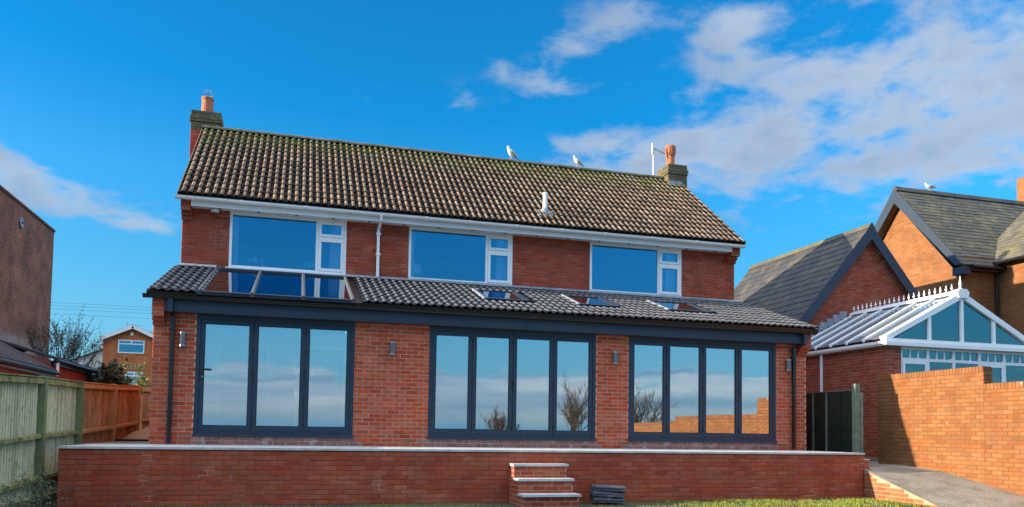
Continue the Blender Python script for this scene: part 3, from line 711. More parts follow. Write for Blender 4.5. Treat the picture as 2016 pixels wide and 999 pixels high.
# wall lights, aerial, security light
def wall_light(x, label):
    t = thing('wall_light', label, 'wall light', (x, 0, 1.825), 'up and down lights on the extension wall')
    MB().lathe((x, -.075, 1.70), [(.052, 0), (.052, .03), (.046, .031), (.046, .219), (.052, .22), (.052, .25)], 18).build('casing', M_STEEL, t)
    MB().lathe((x, -.075, 1.732), [(.0475, 0), (.0475, .186)], 18).build('grey_sleeve', M_DKGLASS, t)
    MB().box(x-.035, x+.035, -.034, -.006, 1.75, 1.90).build('bracket', M_STEEL, t)
for x, l in ((2.285, 'steel cylinder wall light between the left downpipe and the left glazed doors'),
             (5.918, 'steel cylinder wall light on the wide brick pier right of the left glazed doors'),
             (10.387, 'steel cylinder wall light on the narrow pier between middle and right glazed doors'),
             (14.395, 'steel cylinder wall light beside the right downpipe at the end of the extension')): wall_light(x, l)
t = thing('security_light', 'small white sensor light under the soffit by the left corbel', 'sensor light', (2.45, 2.8, 4.87))
MB().lathe((2.45, 2.78, 4.84), [(.05, 0), (.085, .02), (.085, .055), (.05, .075)], 14).build('housing', M_UPVC, t); MB().lathe((2.45, 2.78, 4.822), [(.02, 0), (.045, .02)], 12).build('lens', M_DKGLASS, t)
t = thing('tv_aerial', 'white television aerial on a pole at the ridge beside the right chimney', 'aerial', (14.143, 6.065, 7.84))
MB().tube([(14.143, 6.065, 7.80), (14.143, 6.065, 8.80)], .012, 8).build('pole', M_UPVC, t)
MB().box(14.09, 14.196, 6.03, 6.06, 8.52, 8.86).build('panel', M_UPVC, t)
b = MB().tube([(14.15, 6.04, 8.70), (14.42, 5.85, 8.50)], .012, 6)
for s in (.3, .55, .8):
    p = np.array([14.15+.27*s, 6.04-.19*s, 8.70-.2*s]); b.tube([p-(0, 0, .07), p+(0, 0, .07)], .005, 5)
b.build('boom', M_CABLE, t)
# ------------------------------------------------------------------ terrace, steps, ramp
TY, TX0, TX1 = -1.92, .93, 14.75
ter = thing('terrace', 'raised terrace with red brick retaining wall and pale coping in front of the house', 'terrace', (7.8, TY, GZ))
tw = MB().box(TX0, TX1, TY, TY+.22, GZ-.3, -.036).build('retaining_wall', M_WALLMORTAR, ter)
brickwork(tw, (TX0, TY, GZ), X, -Y, TX1-TX0, .834, M_WALLBRICK, 300, course=.0758, joint=.009, proud=.004)
brickwork(tw, (TX0, 0, GZ), -Y, -X, -TY, .834, M_WALLBRICK, course=.0758)
brickwork(tw, (TX1, TY, GZ), Y, X, -TY, .834, M_WALLBRICK, course=.0758)
MB().box(TX0+.005, TX1-.005, TY+.221, -.001, GZ-.2, -.02).build('terrace_fill', M_CONC, ter)
x = TX0-.02
while x < TX1+.01:
    x1 = min(x+.60, TX1+.02)
    MB().box(x+.0015, x1-.0015, TY-.024, TY+.34, -.034, R.uniform(-.001, .001)).build('coping', M_COPING, ter); x = x1
pv = MB()
x = TX0
while x < TX1:
    y = TY+.345
    while y < -.05:
        pv.box(x+.003, min(x+.6, TX1)-.003, y+.003, min(y+.52, -.007), -.0195, -.001+R.uniform(-.001, .001)); y += .525
    x += .6
pv.build('paving', M_COPING, ter, kind='stuff')
pv = MB().box(XL-1.15, XL-.012, .0, 6.0, GZ, -.01); pv.box(XR+.012, 17.29, .0, 4.2, GZ, -.262); pv.box(TX1+.002, 17.29, -1.2, -.001, GZ, -.268)
pv = structure(pv.build('path', M_CONC))
st = thing('garden_steps', 'three brick steps with pale treads against the terrace wall', 'steps', (8.13, -2.5, GZ))
treads = ((7.70, 8.615, -2.2, -.222), (7.70, 8.615, -2.5, -.447), (7.70, 8.615, -2.8, -.674))
ytop = TY
for i, (a, b, yf, zt) in enumerate(treads):
    yb = TY-.005 if i == 0 else treads[i-1][2]-.001
    blk = MB().box(a, b, yf, yb, GZ-.15, zt-.039).build('step_block', M_MORTAR, st)
    z0 = zt-.039-((zt-.039-GZ)//.075+1)*.075
    H = zt-.039-z0
    brickwork(blk, (a, yf, z0), X, -Y, b-a, H, M_WALLBRICK, 60, joint=.010)
    brickwork(blk, (a, yb, z0), -Y, -X, yb-yf, H, M_CBRICK, 40)
    brickwork(blk, (b, yf, z0), Y, X, yb-yf, H, M_WALLBRICK, 0)
    e = .03 if i < 2 else .05
    MB().box(a-.02-(.01 if i == 2 else 0), b+.025, yf-e, yb-(.0 if i == 0 else .026), zt-.038, zt).build('tread', M_COPING, st)

# ramp beside the terrace, with its own low brick wall
GX = 16.50
nseg = 10
lf = [(TX1, -1.9, -.30), (14.75, -2.3, -.42), (14.75, -2.8, -.575), (14.76, -3.3, -.725), (14.78, -3.85, -.89), (14.8, -5.5, -1.0)]
rg = [(GX, -1.0, -.262), (GX, -2.1, -.35), (GX, -2.9, -.51), (GX, -3.5, -.63), (GX, -4.3, -.80), (GX, -5.8, -1.0)]
b = MB(); vs = []
def rampz(i, s, t):
    p = (1-t)*np.array(lf[i])+t*np.array(lf[i+1]); q = (1-t)*np.array(rg[i])+t*np.array(rg[i+1]); return (1-s)*p+s*q
rows = [(i, t) for i in range(5) for t in (0, .25, .5, .75)]+[(4, 1.)]
for i, t in rows: vs += [rampz(i, s, t) for s in np.linspace(0, 1, 9)]
fs = [(r*9+c, (r+1)*9+c, (r+1)*9+c+1, r*9+c+1) for r in range(len(rows)-1) for c in range(8)]
b.add(vs, fs)
b.add([lf[0], rg[0], (17.2, .3, -.255), (TX1+.003, -1.2, -.258)], [(0, 1, 2, 3)])
structure(b.build('ramp', M_CONC))
rw = thing('ramp_wall', 'low sunlit orange brick wall sloping down along the concrete ramp', 'wall', (14.7, -2.8, GZ))
b = MB().prism([(14.76, -1.921, GZ-.1), (14.76, -1.921, -.32), (14.76, -3.86, -.90), (14.76, -3.86, GZ-.1)], (.1, 0, 0)).build('wall_core', M_MORTAR, rw)
rtop = lambda y: -.312+(y+1.9)*.299
M_RAMPBRICK = mat('ramp_brick', (.30, .095, .036), .85, .2, 4, rand=.2, bump=.5, bscale=110)
brickwork(b, (14.757, -1.925, -.312-.0755*8), -Y, -X, 1.95, .604, M_RAMPBRICK, 120, keep=lambda u, v, w, h: (-.312-.604+v+h) < rtop(-1.925-u-w)+.012, course=.0755)
b = MB()
MB().prism([(14.735, -1.922, -.318), (14.735, -3.86, -.898), (14.735, -3.86, -.884), (14.735, -1.922, -.306)], (.1, 0, 0)).build('wall_edging', M_CONC, rw)
pr_ = thing('low_pier', 'stub of brick pier beside the terrace end at the top of the ramp', 'pier', (14.83, -1.8, -.3))
b = MB().box(14.776, 14.89, -1.90, -1.69, -.42, -.142).build('pier_core', M_WALLMORTAR, pr_)
for r in range(4):
    z0 = -.40+r*.068
    for (a, c) in ((14.772, 14.895),): MB().box(a, c, -1.906, -1.68, z0, z0+.06).build('brick', M_WALLBRICK, b)
MB().box(14.765, 14.90, -1.915, -1.67, -.1385, -.118).build('cap', M_COPING, pr_)

# ------------------------------------------------------------------ stack of spare tiles
M_SPARE = mat('grey_spare_tile', (.055, .06, .075), .6, .3, 12, spots=[((.45, .42, .36), 9, .6, .5)])
for i in range(8):
    z = GZ+.03+i*.0335; vs, fs = tile_mesh(.115, 3, .50, .026, .012, .0)
    n_ = len(vs)//3; top_ = vs[:2*n_]; ang = -.16+R.uniform(-.05, .05); ca, sa = math.cos(ang), math.sin(ang); dx = R.uniform(-.02, .02)+(.03 if i > 4 else 0); dy = R.uniform(-.015, .015); tl_ = -.05+R.uniform(-.012, .012)
    def P_(p, dz): u_, w_ = p[1]*1.05+dx, -p[0]+dy; return (9.05+u_*ca-w_*sa, -2.12+u_*sa+w_*ca, z+p[2]+dz+u_*tl_+.03)
    V_ = [P_(p, 0) for p in top_]+[P_(p, -.013) for p in top_]; m_ = 2*n_
    F_ = [(k+1, k, n_+k, n_+k+1) for k in range(n_-1)]+[(m_+k, m_+k+1, m_+n_+k+1, m_+n_+k) for k in range(n_-1)]
    F_ += [(k, k+1, m_+k+1, m_+k) for k in range(n_-1)]+[(n_+k+1, n_+k, m_+n_+k, m_+n_+k+1) for k in range(n_-1)]+[(n_, 0, m_, m_+n_), (n_-1, 2*n_-1, m_+2*n_-1, m_+n_-1)]
    o = MB().add(V_, F_).build('spare_roof_tile', M_SPARE)
    tag(o, 'topmost grey spare roof tile of the short stack on the ground right of the steps' if i == 7 else 'grey spare roof tile within the short stack on the ground right of the steps', 'roof tile', 'stack of spare roof tiles')

# ------------------------------------------------------------------ garden wall on the right
gw = thing('garden_wall', 'tall sunlit orange brick boundary wall stepping down along the ramp', 'wall', (GX, -3, GZ))
gwt = lambda y: 1.655 if y > -3.0 else 1.325
GY0, GYS, GY1 = -.27, -3.0, -15.5
gsteps = [(GY0, GYS, 1.64), (GYS, -4.25, 1.31), (-4.25, -9.0, .885), (-9.0, GY1, .72)]   # top of the wall, stepping down the garden
b = MB()
for a_, c_, z_ in gsteps: b.box(GX+.006, GX+.22, c_, a_, GZ-.2, z_)
gcore = b.build('wall_core', M_ORANGEMORTAR, gw)
for i_, (a_, c_, z_) in enumerate(gsteps):
    brickwork(gcore, (GX+.006, a_, -.9), -Y, -X, a_-c_, z_+.9-.1, M_ORANGE, (230, 70, 0, 0)[i_], course=.0787, length=.232, joint=.010, off=.04*i_)
brickwork(gcore, (GX+.006, GYS, 1.33), X, -Y, .21, .22, M_ORANGE, 6)
soldier = MB(); sv_, sf_ = brick_mesh(.066, .112, .003, .215); soldier.add(sv_, sf_); soldier.add([(0, .215, .112), (.066, .215, .112), (.066, 0, .112), (0, 0, .112)], [(0, 3, 2, 1)])
sme = soldier.mesh('coping_brick', M_ORANGE)
for a_, c_, z_ in gsteps[:3]:
    y = a_
    while y > c_+.07 and y > -7:
        M4 = Matrix(((0, 1, 0, GX+R.uniform(-.002, .002)), (-1, 0, 0, y-.004), (0, 0, 1, z_-.094+R.uniform(-.003, .003)), (0, 0, 0, 1)))
        link_mesh('coping_brick', sme, M4, gcore); y -= .0755

# ------------------------------------------------------------------ dark screen panel and its post
sp = thing('screen_panel', 'glossy dark green timber fence panel closing the side passage', 'fence panel', (15.2, -.2, 0))
SX = 15.56
for i, (ya, yb) in enumerate(((-.69, -.25), (-.25, .20), (.20, .66), (.66, 1.15), (1.15, 1.7), (1.7, 2.1))):
    MB().box(SX, SX+.02, ya+.004, yb-.004, -.26, 1.285).build('board', M_DARKGREEN, sp)
    MB().box(SX-.022, SX-.001, yb-.022, yb+.022, -.26, 1.28).build('batten', M_GREYGREEN if i in (1, 2) else M_DARKGREEN, sp)
MB().box(SX-.016, SX+.03, -.69, 2.1, 1.2855, 1.302).build('cap_rail', M_GREYGREEN, sp)
for z in (.45,): MB().box(SX-.012, SX-.001, -.69, .66, z, z+.03).build('rail', M_DARKGREEN, sp)
pp = thing('timber_post', 'weathered grey green timber post standing at the end of the dark panel', 'post', (15.55, -.77, -.3))
MB().box(15.49, 15.60, -.81, -.70, -.3, 1.42).build('post', M_GREYGREEN, pp)
MB().box(15.602, 15.66, -.83, -.75, -.3, 1.24).build('side_plank', M_GREYGREEN, pp)

# ------------------------------------------------------------------ conservatory next door
cons = thing('conservatory', 'white framed conservatory with glass gable and crested ridge on a brick base', 'conservatory', (19.4, 2, GZ))
CX0, CX1, CYF, CYB, CXM = 17.305, 21.56, .361, 4.121, 19.434
CE, CR = 2.494, 3.676
cw = MB().box(CX0, CX0+.24, CYF, CYB, GZ-.1, CE-.07); cw.box(CX0+.24, 17.71, CYF, CYF+.24, GZ-.1, CE-.07)
cw.box(17.71, CX1, CYF, CYF+.24, GZ-.1, .35); cw.box(CX1-.24, CX1, CYF+.24, CYB, GZ-.1, CE-.07)
cw = cw.build('base_wall', M_CMORTAR, cons)
cb0 = -.9
brickwork(cw, (CX0, CYB, cb0), -Y, -X, CYB-CYF, CE-.07-cb0, M_CBRICK, 300, keep=lambda u, v, w, h: cb0+v > -.2)
brickwork(cw, (CX0, CYF, cb0), X, -Y, 17.71-CX0, CE-.07-cb0, M_CBRICK, 60, keep=lambda u, v, w, h: cb0+v > 1.4)
# front glazing
ff = MB(); O = (0, CYF, 0)
xs = [17.724, 18.491, 19.236, 20.003, 20.748, 21.505]; FZ0, FZ1, TZ = .35, 2.419, 2.132
for x_ in xs: ff.box(x_-.04, x_+.04, CYF+.02, CYF+.09, FZ0, FZ1)
for a, b_ in zip(xs, xs[1:]):
    ff.box(a+.04, b_-.04, CYF+.02, CYF+.09, FZ1-.06, FZ1); ff.box(a+.04, b_-.04, CYF+.02, CYF+.09, TZ-.035, TZ+.035); ff.box(a+.04, b_-.04, CYF+.02, CYF+.09, FZ0, FZ0+.07)
ff = ff.build('front_frame', M_UPVC, cons)
for i, (a, b_) in enumerate(zip(xs, xs[1:])):
    w = (b_-a-.08)
    for k in range(3):
        x0 = a+.04+w*k/3; MB().box(x0+.012, x0+w/3-.012, CYF+.05, CYF+.058, TZ+.045, FZ1-.07).build('pane', G_CONS, ff)
        if k: MB().box(x0-.018, x0+.018, CYF+.03, CYF+.08, TZ+.036, FZ1-.061).build('glazing_bar', M_UPVC, ff)
    if i in (0, 3):
        frame(MB(), O, X, -Y, Z, 0, 0, 0, 0, 0, 0, 0) if False else None
        s = MB(); s.box(a+.042, a+.10, CYF+.0, CYF+.06, FZ0+.075, TZ-.04); s.box(b_-.10, b_-.042, CYF+.0, CYF+.06, FZ0+.075, TZ-.04)
        s.box(a+.10, b_-.10, CYF+.0, CYF+.06, TZ-.105, TZ-.04); s.box(a+.10, b_-.10, CYF+.0, CYF+.06, FZ0+.075, FZ0+.16)
        s.build('door_leaf' if i == 3 else 'sash', M_UPVC, ff)
        MB().box(a+.098, b_-.098, CYF+.03, CYF+.038, FZ0+.155, TZ-.1).build('pane', G_CONS, ff)
    else: MB().box(a+.038, b_-.038, CYF+.05, CYF+.058, FZ0+.065, TZ-.033).build('pane', G_CONS, ff)
# eaves beam, gutter, gable frame
ev = MB(); ev.box(CX0-.12, CX1+.12, CYF-.13, CYF+.10, CE-.0695, CE+.02); ev.box(CX0-.08, CX1+.08, CYF-.09, CYF+.08, CE+.021, CE+.10)
ev.box(CX0-.12, CX0+.05, CYF+.101, CYB, CE-.0695, CE+.02); ev.box(CX1-.05, CX1+.12, CYF+.101, CYB, CE-.0695, CE+.02)
ev.build('eaves_beam', M_UPVC, cons)
MB().box(CX0-.145, CX0-.121, CYF+.0, CYB-.02, CE-.035, CE+.03).build('gutter', M_UPVC, cons)
gt = CR+.06; ge = CE+.10
def slope_z(x_): return gt-(abs(x_-CXM))*(gt-ge-.02)/(CXM-CX0)
gf = MB()
for sgn in (-1, 1):
    xe = CXM+sgn*(CXM-CX0+.05)
    gf.prism([(CXM, CYF-.07, gt+.06), (xe, CYF-.07, ge+.06), (xe, CYF-.07, ge-.0), (xe-sgn*.14, CYF-.07, ge+.0), (CXM, CYF-.07, gt-.10)], (0, .14, 0))
gf = gf.build('gable_frame', M_UPVC, cons)
for x_ in (18.49, CXM, 20.38): MB().box(x_-.04, x_+.04, CYF-.05, CYF+.04, ge+.001, slope_z(x_)-.085).build('mullion', M_UPVC, gf)
MB().prism([(CX0+.2, CYF, ge+.001), (CX1-.2, CYF, ge+.001), (CXM, CYF, gt-.09)], (0, .008, 0)).build('pane', G_CONS, gf)
rb = MB().prism([(CXM-.13, CYF-.10, gt-.09), (CXM+.13, CYF-.10, gt-.09), (CXM+.18, CYF-.10, gt+.05), (CXM+.10, CYF-.10, gt+.125), (CXM-.10, CYF-.10, gt+.125), (CXM-.18, CYF-.10, gt+.05)], (0, .2, 0))
rb.build('ridge_boss', M_UPVC, gf)
# roof: ridge, glazing bars, glass
rd = MB().prism([(CXM-.10, CYF+.10, gt+.02), (CXM+.10, CYF+.10, gt+.02), (CXM+.07, CYF+.10, gt+.09), (CXM-.07, CYF+.10, gt+.09)], (0, CYB-CYF-.1, 0)).build('ridge', M_UPVC, cons)
sl = np.array([CX0-.02-CXM, 0, ge+.0-gt-.0]); Ls = np.linalg.norm(sl); sl = sl/Ls
for sgn in (1, -1):
    d = np.array([sl[0]*sgn, 0, sl[2]]); nn = np.array([-abs(sl[2])*sgn, 0, abs(sl[0])])
    ys = list(np.linspace(CYF+.10, CYB-.08, 7))
    for y_ in ys:
        MB().obox((CXM, y_, gt+.015), d, Y, nn, .08, Ls+.02, -.026, .026, -.01, .05).build('glazing_bar', M_UPVC, rd)
        MB().obox((CXM, y_, gt+.015), d, Y, nn, Ls+.021, Ls+.04, -.036, .036, -.02, .065).build('bar_end_cap', M_UPVC, rd)
    for a, b_ in zip(ys, ys[1:]): MB().obox((CXM, 0, gt+.015), d, Y, nn, .08, Ls+.01, a+.033, b_-.033, .0, .02).build('pane', G_SHEET, rd)
cr = MB(); fin = [(0, 0), (.012, .0), (.012, .05), (.034, .075), (.030, .10), (.010, .125), (.018, .15), (.008, .19), (.001, .215)]
cr.box(CXM-.012, CXM+.012, CYF+.12, CYB-.02, gt+.091, gt+.125)
cr.build('cresting_base', M_UPVC, rd)
for y_ in np.linspace(CYF+.25, CYB-.08, 21):
    MB().lathe((CXM, y_, gt+.126), [(max(a*.85, .002), b_*.82) for a, b_ in fin[1:]], 8).build('finial', M_UPVC, rd)
MB().lathe((CXM, CYF-.0, gt+.126), [(.05, 0), (.05, .02), (.025, .04), (.025, .12), (.04, .14), (.025, .17), (.018, .24), (.002, .34)], 10).build('end_finial', M_UPVC, rd)
MB().tube([(CX0-.045, 2.61, CE-.04), (CX0-.045, 2.61, GZ+.5)], .04, 10).build('downpipe', M_UPVC, cons)
lp = MB()
for k in range(9):
    xx = CXM-.2-k*.215; lp.box(xx-.21, xx+.02, CYB+.002, CYB+.018, slope_z(xx)-.02+.03, slope_z(xx)+.24)
lp.build('stepped_flashing', M_LEAD, cons)
# inside: something for the glass to show
MB().box(CX0+.25, CX1-.25, CYF+.25, CYB-.02, .12, .16).build('floor', M_PLASTER, cons)
bl = MB()
for k in range(6):
    bl.box(20.2+k*.2, 20.36+k*.2, 3.4, 3.42, .2, 2.2)
bl.build('blind', M_CURTAIN, cons)
for y_ in (1.4, 2.6): MB().tube([(CX0+.1, y_, CE), (CX1-.1, y_, CE)], .03, 6).build('tie_bar', M_UPVC, cons)

# ------------------------------------------------------------------ small gabled house behind the conservatory
def slates(parent, O, S, Nn, U, L, SL, w, gauge, m, keep=None, name='slate_courses'):
    O, S, Nn, U = map(lambda a: np.asarray(a, float), (O, S, Nn, U)); b = MB(); r = 0
    while r*gauge < SL-.02:
        k = -(r % 2)*w/2; s0 = r*gauge; s1 = min(s0+gauge*1.12, SL)
        while k < L:
            a0 = max(k+.003, 0); a1 = min(k+w-.003, L); k += w
            if a1-a0 < .02: continue
            if keep and not keep((a0+a1)/2, (s0+s1)/2): continue
            j = R.uniform(0, .004); t = R.uniform(-.004, .004)
            P = [O+U*a0+S*(s0+t)+Nn*(.018+j), O+U*a1+S*(s0+t)+Nn*(.018+j), O+U*a1+S*s1+Nn*(.004+j), O+U*a0+S*s1+Nn*(.004+j), O+U*a0+S*(s0+t)+Nn*(.006+j), O+U*a1+S*(s0+t)+Nn*(.006+j)]
            b.add(P, [(0, 1, 2, 3), (4, 5, 1, 0)])
        r += 1
    return b.build(name, m, parent, kind='stuff')
ng = thing('slate_roofed_annexe', 'brick annexe with steep dark slate roof and black bargeboards behind the conservatory', 'building', (19.1, 5.8, GZ))
AX, AZ, ASL, AY0, AY1 = 20.09, 6.434, 1.20, 4.142, 10.16
AXL, AXR = AX-2.43, AX+2.43
az = lambda x_: AZ-abs(x_-AX)*ASL
core = MB().prism([(AXL+.25, AY0+.12, GZ), (AXL+.25, AY0+.12, az(AXL+.25)-.1), (AX, AY0+.12, AZ-.1), (AXR-.25, AY0+.12, az(AXR-.25)-.1), (AXR-.25, AY0+.12, GZ)], (0, AY1-AY0-.25, 0)).build('wall', M_OLDMORTAR, ng)
brickwork(core, (AXL+.25, AY0+.12, 1.5), X, -Y, 2*2.18, 5.0, M_CBRICK, 0, keep=lambda u, v, w, h: 1.5+v+h < min(az(AXL+.25+u), az(AXL+.25+u+w))-.1)
hyp = math.hypot(1, ASL)
for s in (-1, 1):
    S = np.array([-s/hyp, 0, ASL/hyp]); Nn = np.array([s*ASL/hyp, 0, 1/hyp]); x0 = AX+s*2.58; SLn = 2.58*hyp
    O = np.array([x0, AY0-.06, AZ-2.58*ASL])
    dk = MB().obox(O, Y, S, Nn, 0, AY1-AY0+.12, 0, SLn, -.05, 0).build('roof_slope', M_SLATE, ng)
    slates(dk, O, S, Nn, Y, AY1-AY0+.12, SLn, .34, .27, M_SLATE)
    xf, zf, hb_ = x0, AZ-2.58*ASL, .27*hyp
    MB().prism([(AX, AY0-.082, AZ+.015), (xf, AY0-.082, zf+.015), (xf-s*.17, AY0-.082, zf-.2+.015), (AX, AY0-.082, AZ-hb_)], (0, .02, 0)).build('bargeboard', M_FASCIA, ng)
rdg = MB().prism([(AX-.13, AY0-.08, AZ-.10), (AX+.13, AY0-.08, AZ-.10), (AX+.02, AY0-.08, AZ+.06), (AX-.02, AY0-.08, AZ+.06)], (0, AY1-AY0+.15, 0)).build('ridge_capping', M_SLATE2, ng)

# ------------------------------------------------------------------ the bigger neighbouring house
nh = thing('orange_brick_house', 'large orange brick house with grey tiled roof and dark bargeboards at far right', 'house', (28, 8, GZ))
HX, HY0, HYR, HZE, HZR = 24.77, 5.44, 8.06, 6.12, 9.12
HY1 = 2*HYR-HY0
hp = [(HY0, GZ), (HY0, HZE-.15), (HYR, HZR-.15), (HY1, HZE-.15), (HY1, GZ)]
hw = MB().prism([(HX, a, b_) for a, b_ in hp], (9, 0, 0)).build('wall', M_NMORTAR, nh)
hs = (HZR-HZE)/(HYR-HY0)
hz = lambda y_: HZR-.15-abs(y_-HYR)*hs
brickwork(hw, (HX, HY1, 2.6), -Y, -X, HY1-HY0, 6.5, M_NBRICK, 0, keep=lambda u, v, w, h: 2.6+v+h < min(hz(HY1-u), hz(HY1-u-w))-.02)
brickwork(hw, (HX, HY0, 2.6), X, -Y, 1.4, 3.6, M_NBRICK, 0)
hh = math.hypot(HYR-HY0+.25, (HYR-HY0+.25)*hs); 
for s in (1, -1):
    yb = HYR-s*(HYR-HY0+.25); zb = HZR-(HYR-HY0+.25)*hs
    S = np.array([0, s*(HYR-HY0+.25), (HYR-HY0+.25)*hs])/hh; Nn = np.array([0, -s*S[2], abs(S[1])])
    O = np.array([HX-.30, yb, zb])
    dk = MB().obox(O, X, S, Nn, 0, 9.2, 0, hh, -.05, 0).build('roof_slope', M_SLATE2, nh)
    if s == 1: slates(dk, O, S, Nn, X, 9.2, hh, .27, .20, M_SLATE2)
    else: slates(dk, O, S, Nn, X, 2, hh, .27, .20, M_SLATE2)
    hb_ = .34*math.hypot(1, hs); sg = 1 if s == 1 else -1
    MB().prism([(HX-.33, HYR, HZR+.015), (HX-.33, yb, zb+.015), (HX-.33, yb+sg*.27, zb-.32+.33), (HX-.33, HYR, HZR-hb_)], (.028, 0, 0)).build('bargeboard', M_FASCIA, nh)
    MB().obox(O, X, S, Nn, .0, .29, .1, hh-.05, -.33, -.30).build('soffit', M_BLACK, nh)
    MB().box(HX-.29, HX-.0, min(yb, yb+s*.42), max(yb, yb+s*.42), zb-.30, zb-.06).build('bargeboard_foot', M_FASCIA, nh)
MB().prism([(HX-.32, HYR-.14, HZR-.08), (HX-.32, HYR+.14, HZR-.08), (HX-.32, HYR+.05, HZR+.08), (HX-.32, HYR-.05, HZR+.08)], (9.2, 0, 0)).build('ridge_capping', M_SLATE, nh)
zb = HZR-(HYR-HY0+.25)*hs
MB().tube([(HX+.0, HY0-.32, zb-.03), (HX+1.32, HY0-.32, zb-.03)], .06, 8).build('gutter', M_BLACK, nh)
MB().box(HX, HX+1.3, HY0-.27, HY0-.007, zb-.16, zb-.12).build('soffit', M_BLACK, nh)
# wing towards the camera
WX = 26.12
wg = MB().box(WX, WX+6, HY0-6, HY0-.02, GZ, 6.1).build('wing_wall', M_NMORTAR, nh)
brickwork(wg, (WX, HY0-.02, 2.6), -Y, -X, 3.2, 3.5, M_NBRICK, 0)
wh_ = math.hypot(3.2, 3.0); S = np.array([3.2, 0, 2.9])/math.hypot(3.2, 2.9); Nn = np.array([-S[2], 0, S[0]])
O = np.array([WX-.25, HY0-6.2, 5.98])
dk = MB().obox(O, Y, S, Nn, 0, 6.2+.9, 0, 4.3, -.05, 0).build('wing_roof', M_SLATE2, nh)
slates(dk, O, S, Nn, Y, 7.1, 4.3, .27, .20, M_SLATE2)
MB().tube([(WX-.30, HY0-6.2, 5.97), (WX-.30, HY0-.1, 5.97)], .06, 8).build('gutter', M_BLACK, nh)
MB().tube([(WX-.3, HY0-.25, 5.93), (WX-.3, HY0-.2, 5.8), (WX-.12, HY0-.08, 5.55), (WX-.12, HY0-.08, 2)], .045, 8).build('downpipe', M_BLACK, nh)
MB().tube([(WX+.05, HY0-.36, 5.9), (WX-.1, HY0-.36, 5.8), (WX-.35, HY0-.33, 5.62)], .03, 8) and None
MB().box(30.7, 31.7, 7.9, 8.7, 7.5, 10.3).build('chimney', M_NBRICK, nh)
fw = MB(); frame(fw, (HX-.004, 7.35, 0), -Y, Z, -X, 0, .75, 3.1, 4.35, .07, 0, .03); fw.build('window', M_UPVC, nh)
MB().box(HX-.012, HX-.002, 6.67, 7.28, 3.17, 4.28).build('pane', G_WIN, nh)
# ------------------------------------------------------------------ fence on the left
fe = thing('garden_fence', 'tall feather-edge timber fence, green with algae near, orange brown farther back', 'fence', (.6, 0, GZ))
FXB = .60
PY = [-5.9, -3.75, -1.63, .43, 3.05, 5.55]; PT = [.86, .94, 1.02, 1.065, 1.155, 1.265]
def ftop(y):
    return float(np.interp(y, PY, PT))-.02
for i, (y, zt) in enumerate(zip(PY, PT)):
    b = MB().box(FXB-.055, FXB+.055, y-.06, y+.06, GZ-.2, zt); b.prism([(FXB-.055, y-.06, zt), (FXB+.055, y-.06, zt), (FXB+.055, y-.06, zt+.001), (FXB, y-.06, zt+.012), (FXB-.055, y-.06, zt+.001)], (0, .12, 0))
    b.build('post', M_GREENWOOD if y < 1.5 else M_POST2, fe)
for i in range(len(PY)-1):
    y0, y1 = PY[i]+.06, PY[i+1]-.06; new = y0 > 0; t0, t1 = ftop(y0), ftop(y1)
    mr, mb_ = (M_POST2, M_BOARD2) if new else (M_RAILWOOD, M_BOARD)
    xr = FXB+.005
    for k, (a, c) in enumerate(((-.10, .10), (-.90, .075), (-1.52, .075))):
        z0, z1 = t0+a, t1+a
        p = [(xr-.03, y0, z0), (xr+.035, y0, z0+.012), (xr+.035, y0, z0+c-.012), (xr-.03, y0, z0+c)]
        q = [(xr-.03, y1, z1), (xr+.035, y1, z1+.012), (xr+.035, y1, z1+c-.012), (xr-.03, y1, z1+c)]
        MB().add(p+q, [(0, 1, 2, 3), (7, 6, 5, 4), (0, 4, 5, 1), (1, 5, 6, 2), (2, 6, 7, 3), (3, 7, 4, 0)]).build('rail', mr, fe)
    MB().add([(FXB-.05, y0, t0), (FXB+.05, y0, t0), (FXB+.05, y0, t0+.018), (FXB-.05, y0, t0+.018), (FXB-.05, y1, t1), (FXB+.05, y1, t1), (FXB+.05, y1, t1+.018), (FXB-.05, y1, t1+.018)],
             [(3, 2, 1, 0), (4, 5, 6, 7), (0, 1, 5, 4), (1, 2, 6, 5), (2, 3, 7, 6), (3, 0, 4, 7)]).build('top_rail', mr, fe)
    y = y0
    while y < y1-.01:
        w = .104; ye = min(y+w, y1); zt = ftop((y+ye)/2)-.003; xb_ = FXB-.032
        # feather-edge: thick on one side, thin on the other
        pts = [(xb_, y), (xb_-.022, y), (xb_-.022, ye), (xb_-.013, ye)]
        j = R.uniform(-.003, .003)
        MB().prism([(a+j, b_+.0015, -.76 if b_ else -.76) for a, b_ in pts], (0, 0, zt+.76)).build('board', mb_, fe); y += w
    MB().box(FXB-.05, FXB-.02, y0, y1, GZ-.1, -.765).build('gravel_board', M_GREENWOOD, fe)
# short return across the passage
for k in range(11):
    x0 = FXB+.06+k*.104
    MB().box(x0, x0+.10, 5.86, 5.88, -.2, 1.24).build('board', M_BOARD2, fe)
for z in (.43, 1.14): MB().box(FXB+.05, XL-.01, 5.81, 5.859, z, z+.1).build('rail', M_POST2, fe)
